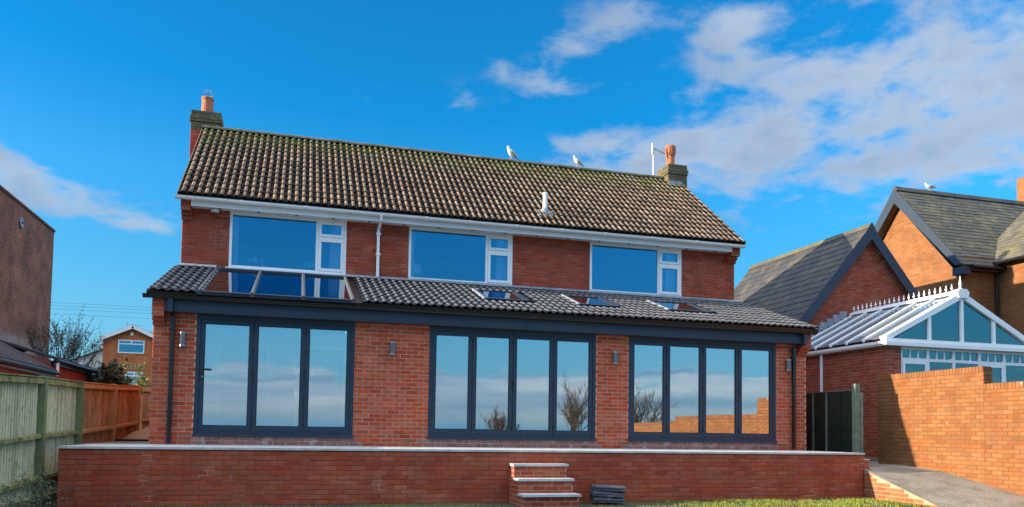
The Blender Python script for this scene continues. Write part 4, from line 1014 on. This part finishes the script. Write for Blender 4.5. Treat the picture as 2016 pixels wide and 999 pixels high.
# heap in the passage
hp_ = thing('sand_heap', 'small brown heap of sand on a dark sheet in the passage beside the fence', 'sand heap', (1.15, 3.9, 0))
b = MB(); n = 14; vs = []
for i in range(n+1):
    for j in range(n+1):
        u, v = i/n*2-1, j/n*2-1; r = math.hypot(u, v); h = .30*max(0, 1-r)**.8+.03*math.sin(u*7+v*3)*max(0, 1-r)
        vs.append((1.10+u*.48, 3.9+v*.85, .0+h))
b.add(vs, [(i*(n+1)+j, (i+1)*(n+1)+j, (i+1)*(n+1)+j+1, i*(n+1)+j+1) for i in range(n) for j in range(n)]); b.build('sand', M_SAND, hp_, smooth=True)
b = MB(); b.box(.68, 1.58, 2.95, 4.9, -.009, .035); b.build('dark_sheet', M_FELT, hp_)

# ------------------------------------------------------------------ outbuildings and the old brick building beyond the fence
def garage(x, y0, y1, zg, ridge, label, wallm):
    t = thing('outbuilding', label, 'outbuilding', (x-2, (y0+y1)/2, GZ))
    MB().prism([(x, y0, GZ), (x, y0, zg), (x-1.7, y0, ridge-.1), (x-3.4, y0, zg), (x-3.4, y0, GZ)], (0, y1-y0, 0)).build('wall', wallm, t)
    hh = math.hypot(1.75, ridge-zg); S = np.array([-1.75, 0, ridge-zg])/hh; Nn = np.array([S[2], 0, -S[0]])
    r = MB().obox((x+.08, y0-.03, zg+.02), Y, S, Nn, 0, y1-y0+.03, 0, hh+.05, 0, .04).build('roof', M_FELT, t)
    k = 0; yy = y0
    while yy < y1-.1:
        ye = min(yy+1.0, y1); MB().obox((x+.08, yy, zg+.02), Y, S, Nn, 0.004, ye-yy-.004, .01, hh+.04, .0405, .047+.004*(k % 2)).build('felt_strip', M_FELT, r); yy = ye; k += 1
    MB().obox((x-3.48, y0-.03, zg+.02), Y, np.array([1.75, 0, ridge-zg])/hh, np.array([-S[2], 0, -S[0]]), 0, y1-y0+.03, 0, hh, 0, .04).build('roof', M_FELT, t)
    MB().tube([(x+.12, y0, zg-.0), (x+.12, y1, zg-.0)], .045, 8).build('gutter', M_BLACK, t)
    MB().box(x+.06, x+.075, y0, y1, zg-.10, zg+.02).build('fascia_board', M_BLACK, t)
    return t
garage(-.80, .3, 3.98, 1.40, 2.32, 'low outbuilding with black felt roof and dark gutter behind the green fence panels', M_PINK)
t = garage(-.85, 4.02, 8.5, 1.68, 2.22, 'low red painted outbuilding with felt roof between the orange fence and the bush', M_PINK)
MB().tube([(-.73, 4.08, 1.65), (-.73, 4.08, 1.35)], .03, 8).build('downpipe', M_UPVC, t)

def old_wall_mat():
    m = bpy.data.materials.new('old_building_brick'); m.use_nodes = True; nt = m.node_tree; N = nt.nodes.new; L = nt.links.new
    b = nt.nodes['Principled BSDF']; b.inputs['Roughness'].default_value = .92
    geo = N('ShaderNodeNewGeometry'); sp = N('ShaderNodeSeparateXYZ'); L(geo.outputs['Position'], sp.inputs[0]); cb = N('ShaderNodeCombineXYZ')
    ad = N('ShaderNodeMath'); ad.operation = 'ADD'; L(sp.outputs[0], ad.inputs[0]); L(sp.outputs[1], ad.inputs[1]); L(ad.outputs[0], cb.inputs[0]); L(sp.outputs[2], cb.inputs[1])
    br = N('ShaderNodeTexBrick'); br.inputs['Scale'].default_value = 1; br.inputs['Brick Width'].default_value = .235; br.inputs['Row Height'].default_value = .078
    br.inputs['Mortar Size'].default_value = .013; br.inputs['Color1'].default_value = (.30, .075, .038, 1); br.inputs['Color2'].default_value = (.17, .048, .028, 1); br.inputs['Mortar'].default_value = (.36, .20, .13, 1)
    L(cb.outputs[0], br.inputs['Vector'])
    def noise(s): n = N('ShaderNodeTexNoise'); n.inputs['Scale'].default_value = s; n.inputs['Detail'].default_value = 6; n.inputs['Roughness'].default_value = .65; L(geo.outputs['Position'], n.inputs['Vector']); return n.outputs['Fac']
    def mr(x, a, c, d, e): n = N('ShaderNodeMapRange'); L(x, n.inputs[0]); [setattr(n.inputs[i+1], 'default_value', v) for i, v in enumerate((a, c, d, e))]; return n.outputs[0]
    mx = N('ShaderNodeMix'); mx.data_type = 'RGBA'; mx.blend_type = 'MULTIPLY'; mx.inputs[0].default_value = 1; L(br.outputs['Color'], mx.inputs[6]); L(mr(noise(1.3), .3, .7, .42, 1.2), mx.inputs[7])
    m2 = N('ShaderNodeMix'); m2.data_type = 'RGBA'; L(mr(noise(.9), .58, .75, 0, .45), m2.inputs[0]); L(mx.outputs[2], m2.inputs[6]); m2.inputs[7].default_value = (.27, .13, .09, 1)
    # the lowest part of the old wall was limewashed once
    pz = N('ShaderNodeMath'); pz.operation = 'MULTIPLY'; L(mr(sp.outputs[2], 3.25, 3.05, 0, 1), pz.inputs[0]); L(mr(noise(2.5), .3, .55, .2, .7), pz.inputs[1])
    m3 = N('ShaderNodeMix'); m3.data_type = 'RGBA'; L(pz.outputs[0], m3.inputs[0]); L(m2.outputs[2], m3.inputs[6]); m3.inputs[7].default_value = (.34, .30, .27, 1)
    L(m3.outputs[2], b.inputs['Base Color'])
    bm = N('ShaderNodeBump'); bm.inputs['Strength'].default_value = .6; bm.inputs['Distance'].default_value = .012; L(br.outputs['Fac'], bm.inputs['Height']); bm.invert = True; L(bm.outputs[0], b.inputs['Normal'])
    return m
ob = thing('old_brick_building', 'tall windowless old brick building with a flat parapet at far left', 'building', (-9, 13, GZ))
MB().box(-13, -4.5, 8.6, 17.1, GZ, 7.36).build('wall', old_wall_mat(), ob)
MB().box(-13.03, -4.46, 8.57, 17.13, 7.361, 7.43).build('parapet_coping', M_OLDWALL, ob)
t = MB()
vs = []
for k in range(20):
    a = 2*math.pi*k/20; vs.append((-4.49, 13.55+.17*math.cos(a), 6.80+.17*math.sin(a)))
t.prism(vs, (.04, 0, 0)); t = t.build('round_tie_plate', M_LEAD, ob)
MB().prism([(-4.449, 13.55+.03*math.cos(2*math.pi*k/10), 6.80+.03*math.sin(2*math.pi*k/10)) for k in range(10)], (.03, 0, 0)).build('bolt', M_FELT, t)

# ------------------------------------------------------------------ planting
def twigs(mb, leaf, p, d, L, r, depth, rnd, spread, lsize, lprob, up=.12, kmin=2, kmax=4):
    n = 4; pts = [p]; dd = Vector(d)
    for i in range(n):
        dd = (dd+Vector((rnd.gauss(0, .13), rnd.gauss(0, .13), rnd.gauss(0, .09)+up*.4))).normalized(); pts.append(pts[-1]+dd*(L/n))
    mb.tube(pts, r, 4 if depth > 1 else 3, False, r*.55)
    if depth <= 1 and leaf is not None:
        for i in range(1, n+1):
            for _ in range(lprob):
                c = pts[i]-dd*rnd.uniform(0, L/n); a = Vector((rnd.gauss(0, 1), rnd.gauss(0, 1), rnd.gauss(0, .6)+.3)).normalized(); b = a.orthogonal().normalized()*rnd.uniform(.16, .3)
                s = lsize*rnd.uniform(.6, 1.3)
                leaf.add([c, c+a*s*.5+b*s, c+a*s, c+a*s*.5-b*s], [(0, 1, 2, 3)])
    if depth > 0:
        for _ in range(rnd.randint(kmin, kmax)):
            t = rnd.uniform(.35, 1.0); q = pts[0].lerp(pts[-1], t); k = min(int(t*n), n-1); q = pts[k].lerp(pts[k+1], t*n-k)
            a = (dd+Vector((rnd.gauss(0, spread), rnd.gauss(0, spread), rnd.gauss(0, spread*.7)+up))).normalized()
            twigs(mb, leaf, q, a, L*rnd.uniform(.55, .8), r*.6, depth-1, rnd, spread, lsize, lprob, up, kmin, kmax)
def shrub(name, label, cat, base, dirs, L, r, depth, mleaf, seed, spread=.5, lsize=.1, lprob=2, up=.12, kmin=2, kmax=4, group=None):
    rnd = random.Random(seed); t = thing(name, label, cat, tuple(base), group); w = MB(); l = MB()
    for d in dirs: twigs(w, l, Vector(base)+Vector((d[0]*.15, d[1]*.15, 0)), Vector(d).normalized(), L*rnd.uniform(.8, 1.15), r, depth, rnd, spread, lsize, lprob, up, kmin, kmax)
    w.build('branches', M_BARK, t)
    if l.v: l.build('foliage', mleaf, t)
    return t
rr = random.Random(3)
shrub('bare_shrub', 'wispy dark shrub rising above the outbuilding roof in front of the old brick building', 'shrub', (-2.55, 11.2, 1.2),
      [(rr.uniform(-.75, .75), rr.uniform(-.4, .4), rr.uniform(.6, 1)) for _ in range(22)], 1.05, .016, 3, M_LEAFDK, 11, .45, .06, 1, .2)
shrub('spiky_evergreen', 'dark spiky evergreen bush behind the orange brown fence panels', 'bush', (-.35, 7.3, .2),
      [(rr.uniform(-.5, .5), rr.uniform(-.4, .4), 1) for _ in range(14)], .85, .014, 2, M_CONIF, 12, .35, .13, 5, .25, 3, 4)
shrub('yellow_bush', 'yellow green bush beside the far house at the house corner', 'bush', (-3.05, 29, 1.2),
      [(rr.uniform(-.4, .4), rr.uniform(-.3, .3), 1) for _ in range(10)], 1.1, .02, 2, M_YELLOW, 13, .4, .13, 4)
shrub('fence_weed', 'straggly grey green weed at the foot of the fence in the left corner', 'weed', (.86, -2.7, GZ),
      [(rr.uniform(-.1, .5), rr.uniform(-1.6, 1.2), rr.uniform(.3, .75)) for _ in range(24)], .40, .0035, 2, M_WEED, 14, .6, .034, 1, .02, 2, 3)
# trees and wall seen only in the glazing, behind the camera
for i, (x_, y_, h_) in enumerate(((17.5, -22.5, 1.15), (13.6, -22, .75), (21.5, -23, 1.0))):
    shrub('bare_tree', ('largest', 'smallest', 'farthest right')[i]+' bare winter tree at the bottom of the garden reflected in the doors', 'tree', (x_, y_, GZ),
          [(rr.uniform(-.3, .3), rr.uniform(-.3, .3), 1) for _ in range(5)], 1.5*h_, .05, 4, M_LEAFDK, 20+i, .45, .06, 0, .18, 3, 4, group='bare trees at the bottom of the garden')

# lawn
gr = MB(); rg_ = random.Random(5)
def blade(x, y, h):
    a = rg_.uniform(0, math.pi); w = rg_.uniform(.003, .006); lx, ly = rg_.gauss(0, .35)*h, rg_.gauss(0, .35)*h; c, s = math.cos(a)*w, math.sin(a)*w
    z = GZ+.0
    gr.add([(x-c, y-s, z), (x+c, y+s, z), (x+lx*.5+c*.6, y+ly*.5+s*.6, z+h*.6), (x+lx, y+ly, z+h), (x+lx*.5-c*.6, y+ly*.5-s*.6, z+h*.6)], [(0, 1, 2, 3, 4)])
for _ in range(16000):
    x = rg_.uniform(10.2, 14.72); y = rg_.uniform(-3.6, -1.95)
    e = (x-10.2)/1.4
    if e < 1 and rg_.random() > e: continue
    if math.sin(x*3.1+y*2.2)*.5+math.sin(x*7.3-y*5)*.3 < -.2 and rg_.random() < .85: continue
    blade(x, y, rg_.uniform(.025, .075)*(.7 if y > -2.1 else 1))
for _ in range(5000):
    x = rg_.uniform(.9, 10.5); y = rg_.uniform(-4.5, -1.96); blade(x, y, rg_.uniform(.01, .03))
gr.build('lawn', M_GRASS, None, kind='stuff')

# ------------------------------------------------------------------ far houses, wires
fh = thing('far_brick_house', 'distant orange brick gable house with white bargeboards and trellis over the fence', 'house', (-8.5, 57, GZ))
fy = 53.2
M_FARBRICK = mat('far_orange_brick', (.52, .155, .05), .9, .25, 2, col2=(.42, .12, .042), c2scale=6)  # brighter brick, sunlight on the far front is put into its colour
MB().prism([(-10.62, fy, GZ), (-10.62, fy, 7.2), (-8.47, fy, 8.15), (-6.3, fy, 7.2), (-6.3, fy, GZ)], (0, 9, 0)).build('wall', M_FARBRICK, fh)
for s in (-1, 1):
    S = np.array([-s*2.45, 0, 1.12])/math.hypot(2.45, 1.12); O = np.array([-8.47+s*2.45, fy-.35, 7.18]); Nn = np.array([s*abs(S[2]), 0, abs(S[0])]); L_ = math.hypot(2.45, 1.12)
    dk = MB().obox(O, Y, S, Nn, 0, 9.5, 0, L_, .0, .08).build('roof_slope', M_SLATE2, fh)
    MB().obox(O, Y, S, Nn, -.04, -.001, 0, L_, -.22, .06).build('bargeboard', M_UPVC, fh)
    MB().box(min(O[0], O[0]-s*.32), max(O[0], O[0]-s*.32), fy-.34, fy-.0, 6.9, 7.12).build('box_end', M_UPVC, fh)
MB().prism([(-9.5, fy+3, 7.2), (-9.5, fy+6, 8.6), (-9.5, fy+9, 7.2)], (12, 0, 0)).build('main_roof', mat('far_mossy_tile', (.12, .13, .05), .9, .4, 3), fh)
def far_window(x0, x1, z0, z1, nv):
    f = MB(); O = (0, fy, 0); frame(f, O, *FR, x0, x1, z0, z1, .09, -.05, .04)
    f.obox(O, *FR, x0+.09, x1-.09, z1-.36, z1-.27, -.05, .04)
    if nv: f.obox(O, *FR, (x0+x1)/2-.05, (x0+x1)/2+.05, z1-.27, z1-.09, -.05, .04)
    f = f.build('window', M_UPVC, fh); MB().box(x0+.085, x1-.085, fy-.02, fy-.012, z0+.085, z1-.085).build('pane', G_WIN, f)
    MB().box(x0+.05, x1-.05, fy-.008, fy-.002, z0+.05, z1-.05).build('dark_room', M_DARKROOM, f)
far_window(-9.55, -7.62, 6.10, 7.16, True); far_window(-8.95, -7.65, 3.6, 4.62, True)
MB().box(-8.66, -8.46, fy-.08, fy-.001, 7.52, 7.78).build('alarm_box', M_UPVC, fh)
tr = MB()
for k in range(9): tr.box(-10.1+k*.31, -10.04+k*.31, fy-.06, fy-.03, 4.85, 5.32)
for z in (4.88, 5.06, 5.24): tr.box(-10.15, -7.55, fy-.03, fy-.01, z, z+.05)
tr.build('trellis', M_TREL, fh)
a = MB().tube([(-9.15, fy+1, 7.8), (-9.15, fy+1, 8.75)], .03, 6); a.tube([(-9.3, fy+1, 8.55), (-7.9, fy+1, 8.5)], .02, 5); a.build('aerial', M_STEEL, fh)
fb = thing('far_bungalow', 'tiny distant bungalow roof with a chimney left of the far brick house', 'house', (-16, 76, GZ))
MB().prism([(-18.6, 74, GZ), (-18.6, 74, 6.7), (-15.2, 74, 8.05), (-12, 74, 6.7), (-12, 74, GZ)], (0, 7, 0)).build('wall', M_COPING, fb)
MB().prism([(-18.8, 73.8, 6.65), (-15.2, 73.8, 8.1), (-11.8, 73.8, 6.65), (-15.2, 73.8, 8.25)], (0, 7.4, 0)).build('roof', M_SLATE2, fb)
c = MB().box(-15.95, -15.45, 76, 76.7, 7.6, 8.5).build('chimney', M_NBRICK, fb); MB().lathe((-15.7, 76.3, 8.5), [(.12, 0), (.1, .5)], 8).build('chimney_pot', M_TERRA, c)
for i, z in enumerate((7.36, 7.15, 6.92, 6.58)):
    pts = [(-60+t*7.2, 35.5-.3*i, z+.0-.25*math.sin(min(1, t/14)*math.pi)+ .25) for t in range(15)]
    o = MB().tube(pts, .006, 5).build('overhead_wire', M_CABLE)
    tag(o, ('topmost', 'second from top', 'third from top', 'lowest')[i]+' of the thin overhead wires crossing the sky above the bare shrub', 'wire', 'overhead wires')

# ------------------------------------------------------------------ gulls
def sweep(path, k=12):
    """one closed skin over (point, side radius, up radius) rings along a path in the xz plane"""
    vs = []; n = len(path)
    for i, (x, z, a, b) in enumerate(path):
        q0, q1 = path[max(i-1, 0)], path[min(i+1, n-1)]; t = Vector((q1[0]-q0[0], 0, q1[1]-q0[1])).normalized(); up = Vector((-t.z, 0, t.x))
        for j in range(k):
            th = 2*math.pi*j/k; vs.append(Vector((x, 0, z))+Vector((0, 1, 0))*math.cos(th)*a+up*math.sin(th)*b)
    fs = [(i*k+j, i*k+(j+1) % k, (i+1)*k+(j+1) % k, (i+1)*k+j) for i in range(n-1) for j in range(k)]
    return vs, fs+[tuple(range(k-1, -1, -1)), tuple((n-1)*k+j for j in range(k))]
def gull(label, loc, yaw, up, size, headturn=0):
    t = thing('seagull', label, 'bird', loc, 'gulls on the roofs'); t.rotation_euler = (0, 0, yaw); s = size
    if up: body = [(-.23, .085, .012, .006), (-.17, .115, .035, .022), (-.11, .15, .058, .052), (-.05, .185, .072, .072), (.0, .225, .070, .072), (.035, .265, .055, .056), (.055, .300, .042, .043), (.066, .330, .038, .036), (.080, .352, .036, .034), (.100, .358, .026, .025), (.115, .356, .012, .012)]
    else: body = [(-.27, .13, .012, .006), (-.19, .14, .035, .022), (-.11, .145, .058, .052), (-.03, .15, .072, .070), (.05, .165, .068, .066), (.10, .195, .048, .046), (.125, .225, .038, .038), (.145, .245, .036, .034), (.165, .248, .027, .025), (.18, .245, .012, .012)]
    M4 = Matrix.Translation(loc) @ Matrix.Rotation(yaw, 4, 'Z') @ Matrix.Scale(s, 4)
    def part(vs, fs, name, m, sm=True):
        o = MB().add([M4 @ Vector(v) for v in vs], fs).build(name, m, t, smooth=sm); return o
    vs, fs = sweep(body, 12); b = part(vs, fs, 'body', M_FEATHER)
    hx, hz = body[-1][0], body[-1][1]
    part([(hx-.006, .008, hz), (hx-.006, -.008, hz), (hx-.006, 0, hz+.010), (hx+.045, 0, hz-.008), (hx-.006, 0, hz-.010)], [(0, 2, 3), (2, 1, 3), (0, 3, 4), (1, 4, 3), (0, 1, 2), (0, 4, 1)], 'beak', M_BEAK, False)
    for sd in (-1, 1):
        w = [(-.29 if up else -.33, .065 if up else .15), (-.2, .12 if up else .155), (-.1, .185 if up else .17), (-.02, .235 if up else .185), (.02, .25 if up else .18)]
        vv = []; ff = []
        hts = (.004, .028, .045, .045, .012)
        for i, ((x_, z_), h) in enumerate(zip(w, hts)):
            yy = sd*(.012+.058*min(1, i/2.2)); vv += [(x_, yy, z_+h), (x_, yy+sd*.012, z_), (x_, yy, z_-h), (x_, yy-sd*.006, z_)]
        for i in range(4):
            for j in range(4): ff.append((i*4+j, i*4+(j+1) % 4, (i+1)*4+(j+1) % 4, (i+1)*4+j))
        part(vv, ff+[(3, 2, 1, 0), (16, 17, 18, 19)], 'wing', M_WING)
        l = MB().tube([(-.02, sd*.028, .13), (-.015, sd*.028, .06), (-.02, sd*.028, .008)], .006, 6); l.box(-.03, .025, sd*.028-.014, sd*.028+.014, 0, .008)
        part(l.v, l.f, 'leg', M_BEAK, False)
        e = MB().lathe((hx-.028, sd*.024, hz+.006), [(.001, -.004), (.005, -.002), (.005, .002), (.001, .004)], 6); part(e.v, e.f, 'eye', M_BLACK, False)
    return t
gull('white gull standing upright on the ridge, the left one of the two', (9.78, 6.065, 7.887), math.radians(200), True, 1.0)
gull('white gull with grey wings on the ridge, the right one nearer the aerial', (11.74, 6.065, 7.887), math.radians(185), True, .86)
gull('white gull standing level on the neighbouring grey tiled roof ridge', (25.95, HYR, HZR+.075), math.radians(182), False, 1.0)

# ------------------------------------------------------------------ things in the upper windows
def curtain(x0, x1, wn, label):
    b = MB(); n = 24; z0, z1 = WZ0+.03, WZ1-.02; vs = []
    for i in range(n+1):
        x_ = x0+(x1-x0)*i/n; y_ = D+.20+.025*math.sin(i*1.6)
        vs += [(x_, y_, z0), (x_+(0.03 if i < 3 else 0), y_, z1)]
    b.add(vs, [(2*i, 2*i+2, 2*i+3, 2*i+1) for i in range(n)])
    vs2 = [(p[0], p[1]+.004, p[2]) for p in vs]; b.add(vs2, [(2*i+1, 2*i+3, 2*i+2, 2*i) for i in range(n)])
    tag(b.build('curtain', M_CURTAIN, None, smooth=True), label, 'curtain', 'curtains in the upper windows')
for (a, b_), w in zip(WINS, ('left', 'middle', 'right')):
    curtain(b_-.36, b_-.08, w, 'white curtain at the right edge of the %s upper window' % w)
    if w != 'right': curtain(a+.04, a+.17, w, 'white curtain at the left edge of the %s upper window' % w)
for i in range(3): MB().box(WINS[i][0]+.02, WINS[i][1]-.02, D+.115, D+.42, WZ0-.03, WZ0-.005).build('window_board', M_UPVC, house)
tl = thing('table_lamp', 'table lamp with white drum shade standing in the middle upper window', 'lamp', (6.80, D+.28, WZ0))
MB().lathe((6.80, D+.28, WZ0-.004), [(.06, 0), (.06, .015), (.022, .03), (.035, .1), (.022, .17), (.012, .2), (.012, .24)], 14).build('base', M_STEEL, tl, smooth=True)
MB().lathe((6.80, D+.28, WZ0+.20), [(.115, 0), (.105, .20)], 20).build('lamp_shade', M_CURTAIN, tl)
def flowers(x, label, seed):
    rnd = random.Random(seed); t = thing('flower_vase', label, 'vase of flowers', (x, D+.26, WZ0), 'white flowers in the left upper window')
    MB().lathe((x, D+.26, WZ0-.004), [(.035, 0), (.05, .05), (.03, .12), (.04, .14)], 12).build('vase', M_STEEL, t, smooth=True)
    f = MB(); s = MB()
    for _ in range(26):
        p = np.array([x+rnd.gauss(0, .085), D+.26+rnd.gauss(0, .03), WZ0+.24+rnd.gauss(0, .03)]); r = rnd.uniform(.016, .030)
        f.lathe(p, [(r*.3, -r), (r, -r*.3), (r, r*.3), (r*.3, r)], 6)
        if rnd.random() < .4: s.tube([(x, D+.26, WZ0+.12), tuple(p)], .003, 3)
    f.build('blossom', M_CURTAIN, t); s.build('stems', M_CONIF, t)
flowers(3.28, 'white flower arrangement left of centre in the left upper window', 1); flowers(4.43, 'white flower arrangement at the right of the large left upper pane', 2)
for i, (x_, h_) in enumerate(((3.42, .2), (3.50, .14), (3.57, .1))):
    t = tag(MB().lathe((x_, D+.24, WZ0-.004), [(.025, 0), (.025, h_*.7), (.01, h_*.78), (.01, h_)], 10).build('bottle', M_CURTAIN), ('tallest', 'middle', 'shortest')[i]+' of the pale bottles in the left upper window', 'bottle', 'bottles on the window board')

for i, (x_, z_, c_) in enumerate(((3.95, 1.45, 'left'), (4.32, 1.45, 'right'))):
    f_ = MB(); frame(f_, (0, 2.61, 0), *FR, x_, x_+.24, z_, z_+.34, .025, .0, .02); p_ = thing('picture', c_+' white framed picture hanging inside behind the left glazed doors', 'picture', (x_+.12, 2.6, z_), 'pictures on the room wall')
    f_.build('frame', M_UPVC, p_); MB().box(x_+.02, x_+.22, 2.602, 2.608, z_+.02, z_+.32).build('print', M_TREL, p_)
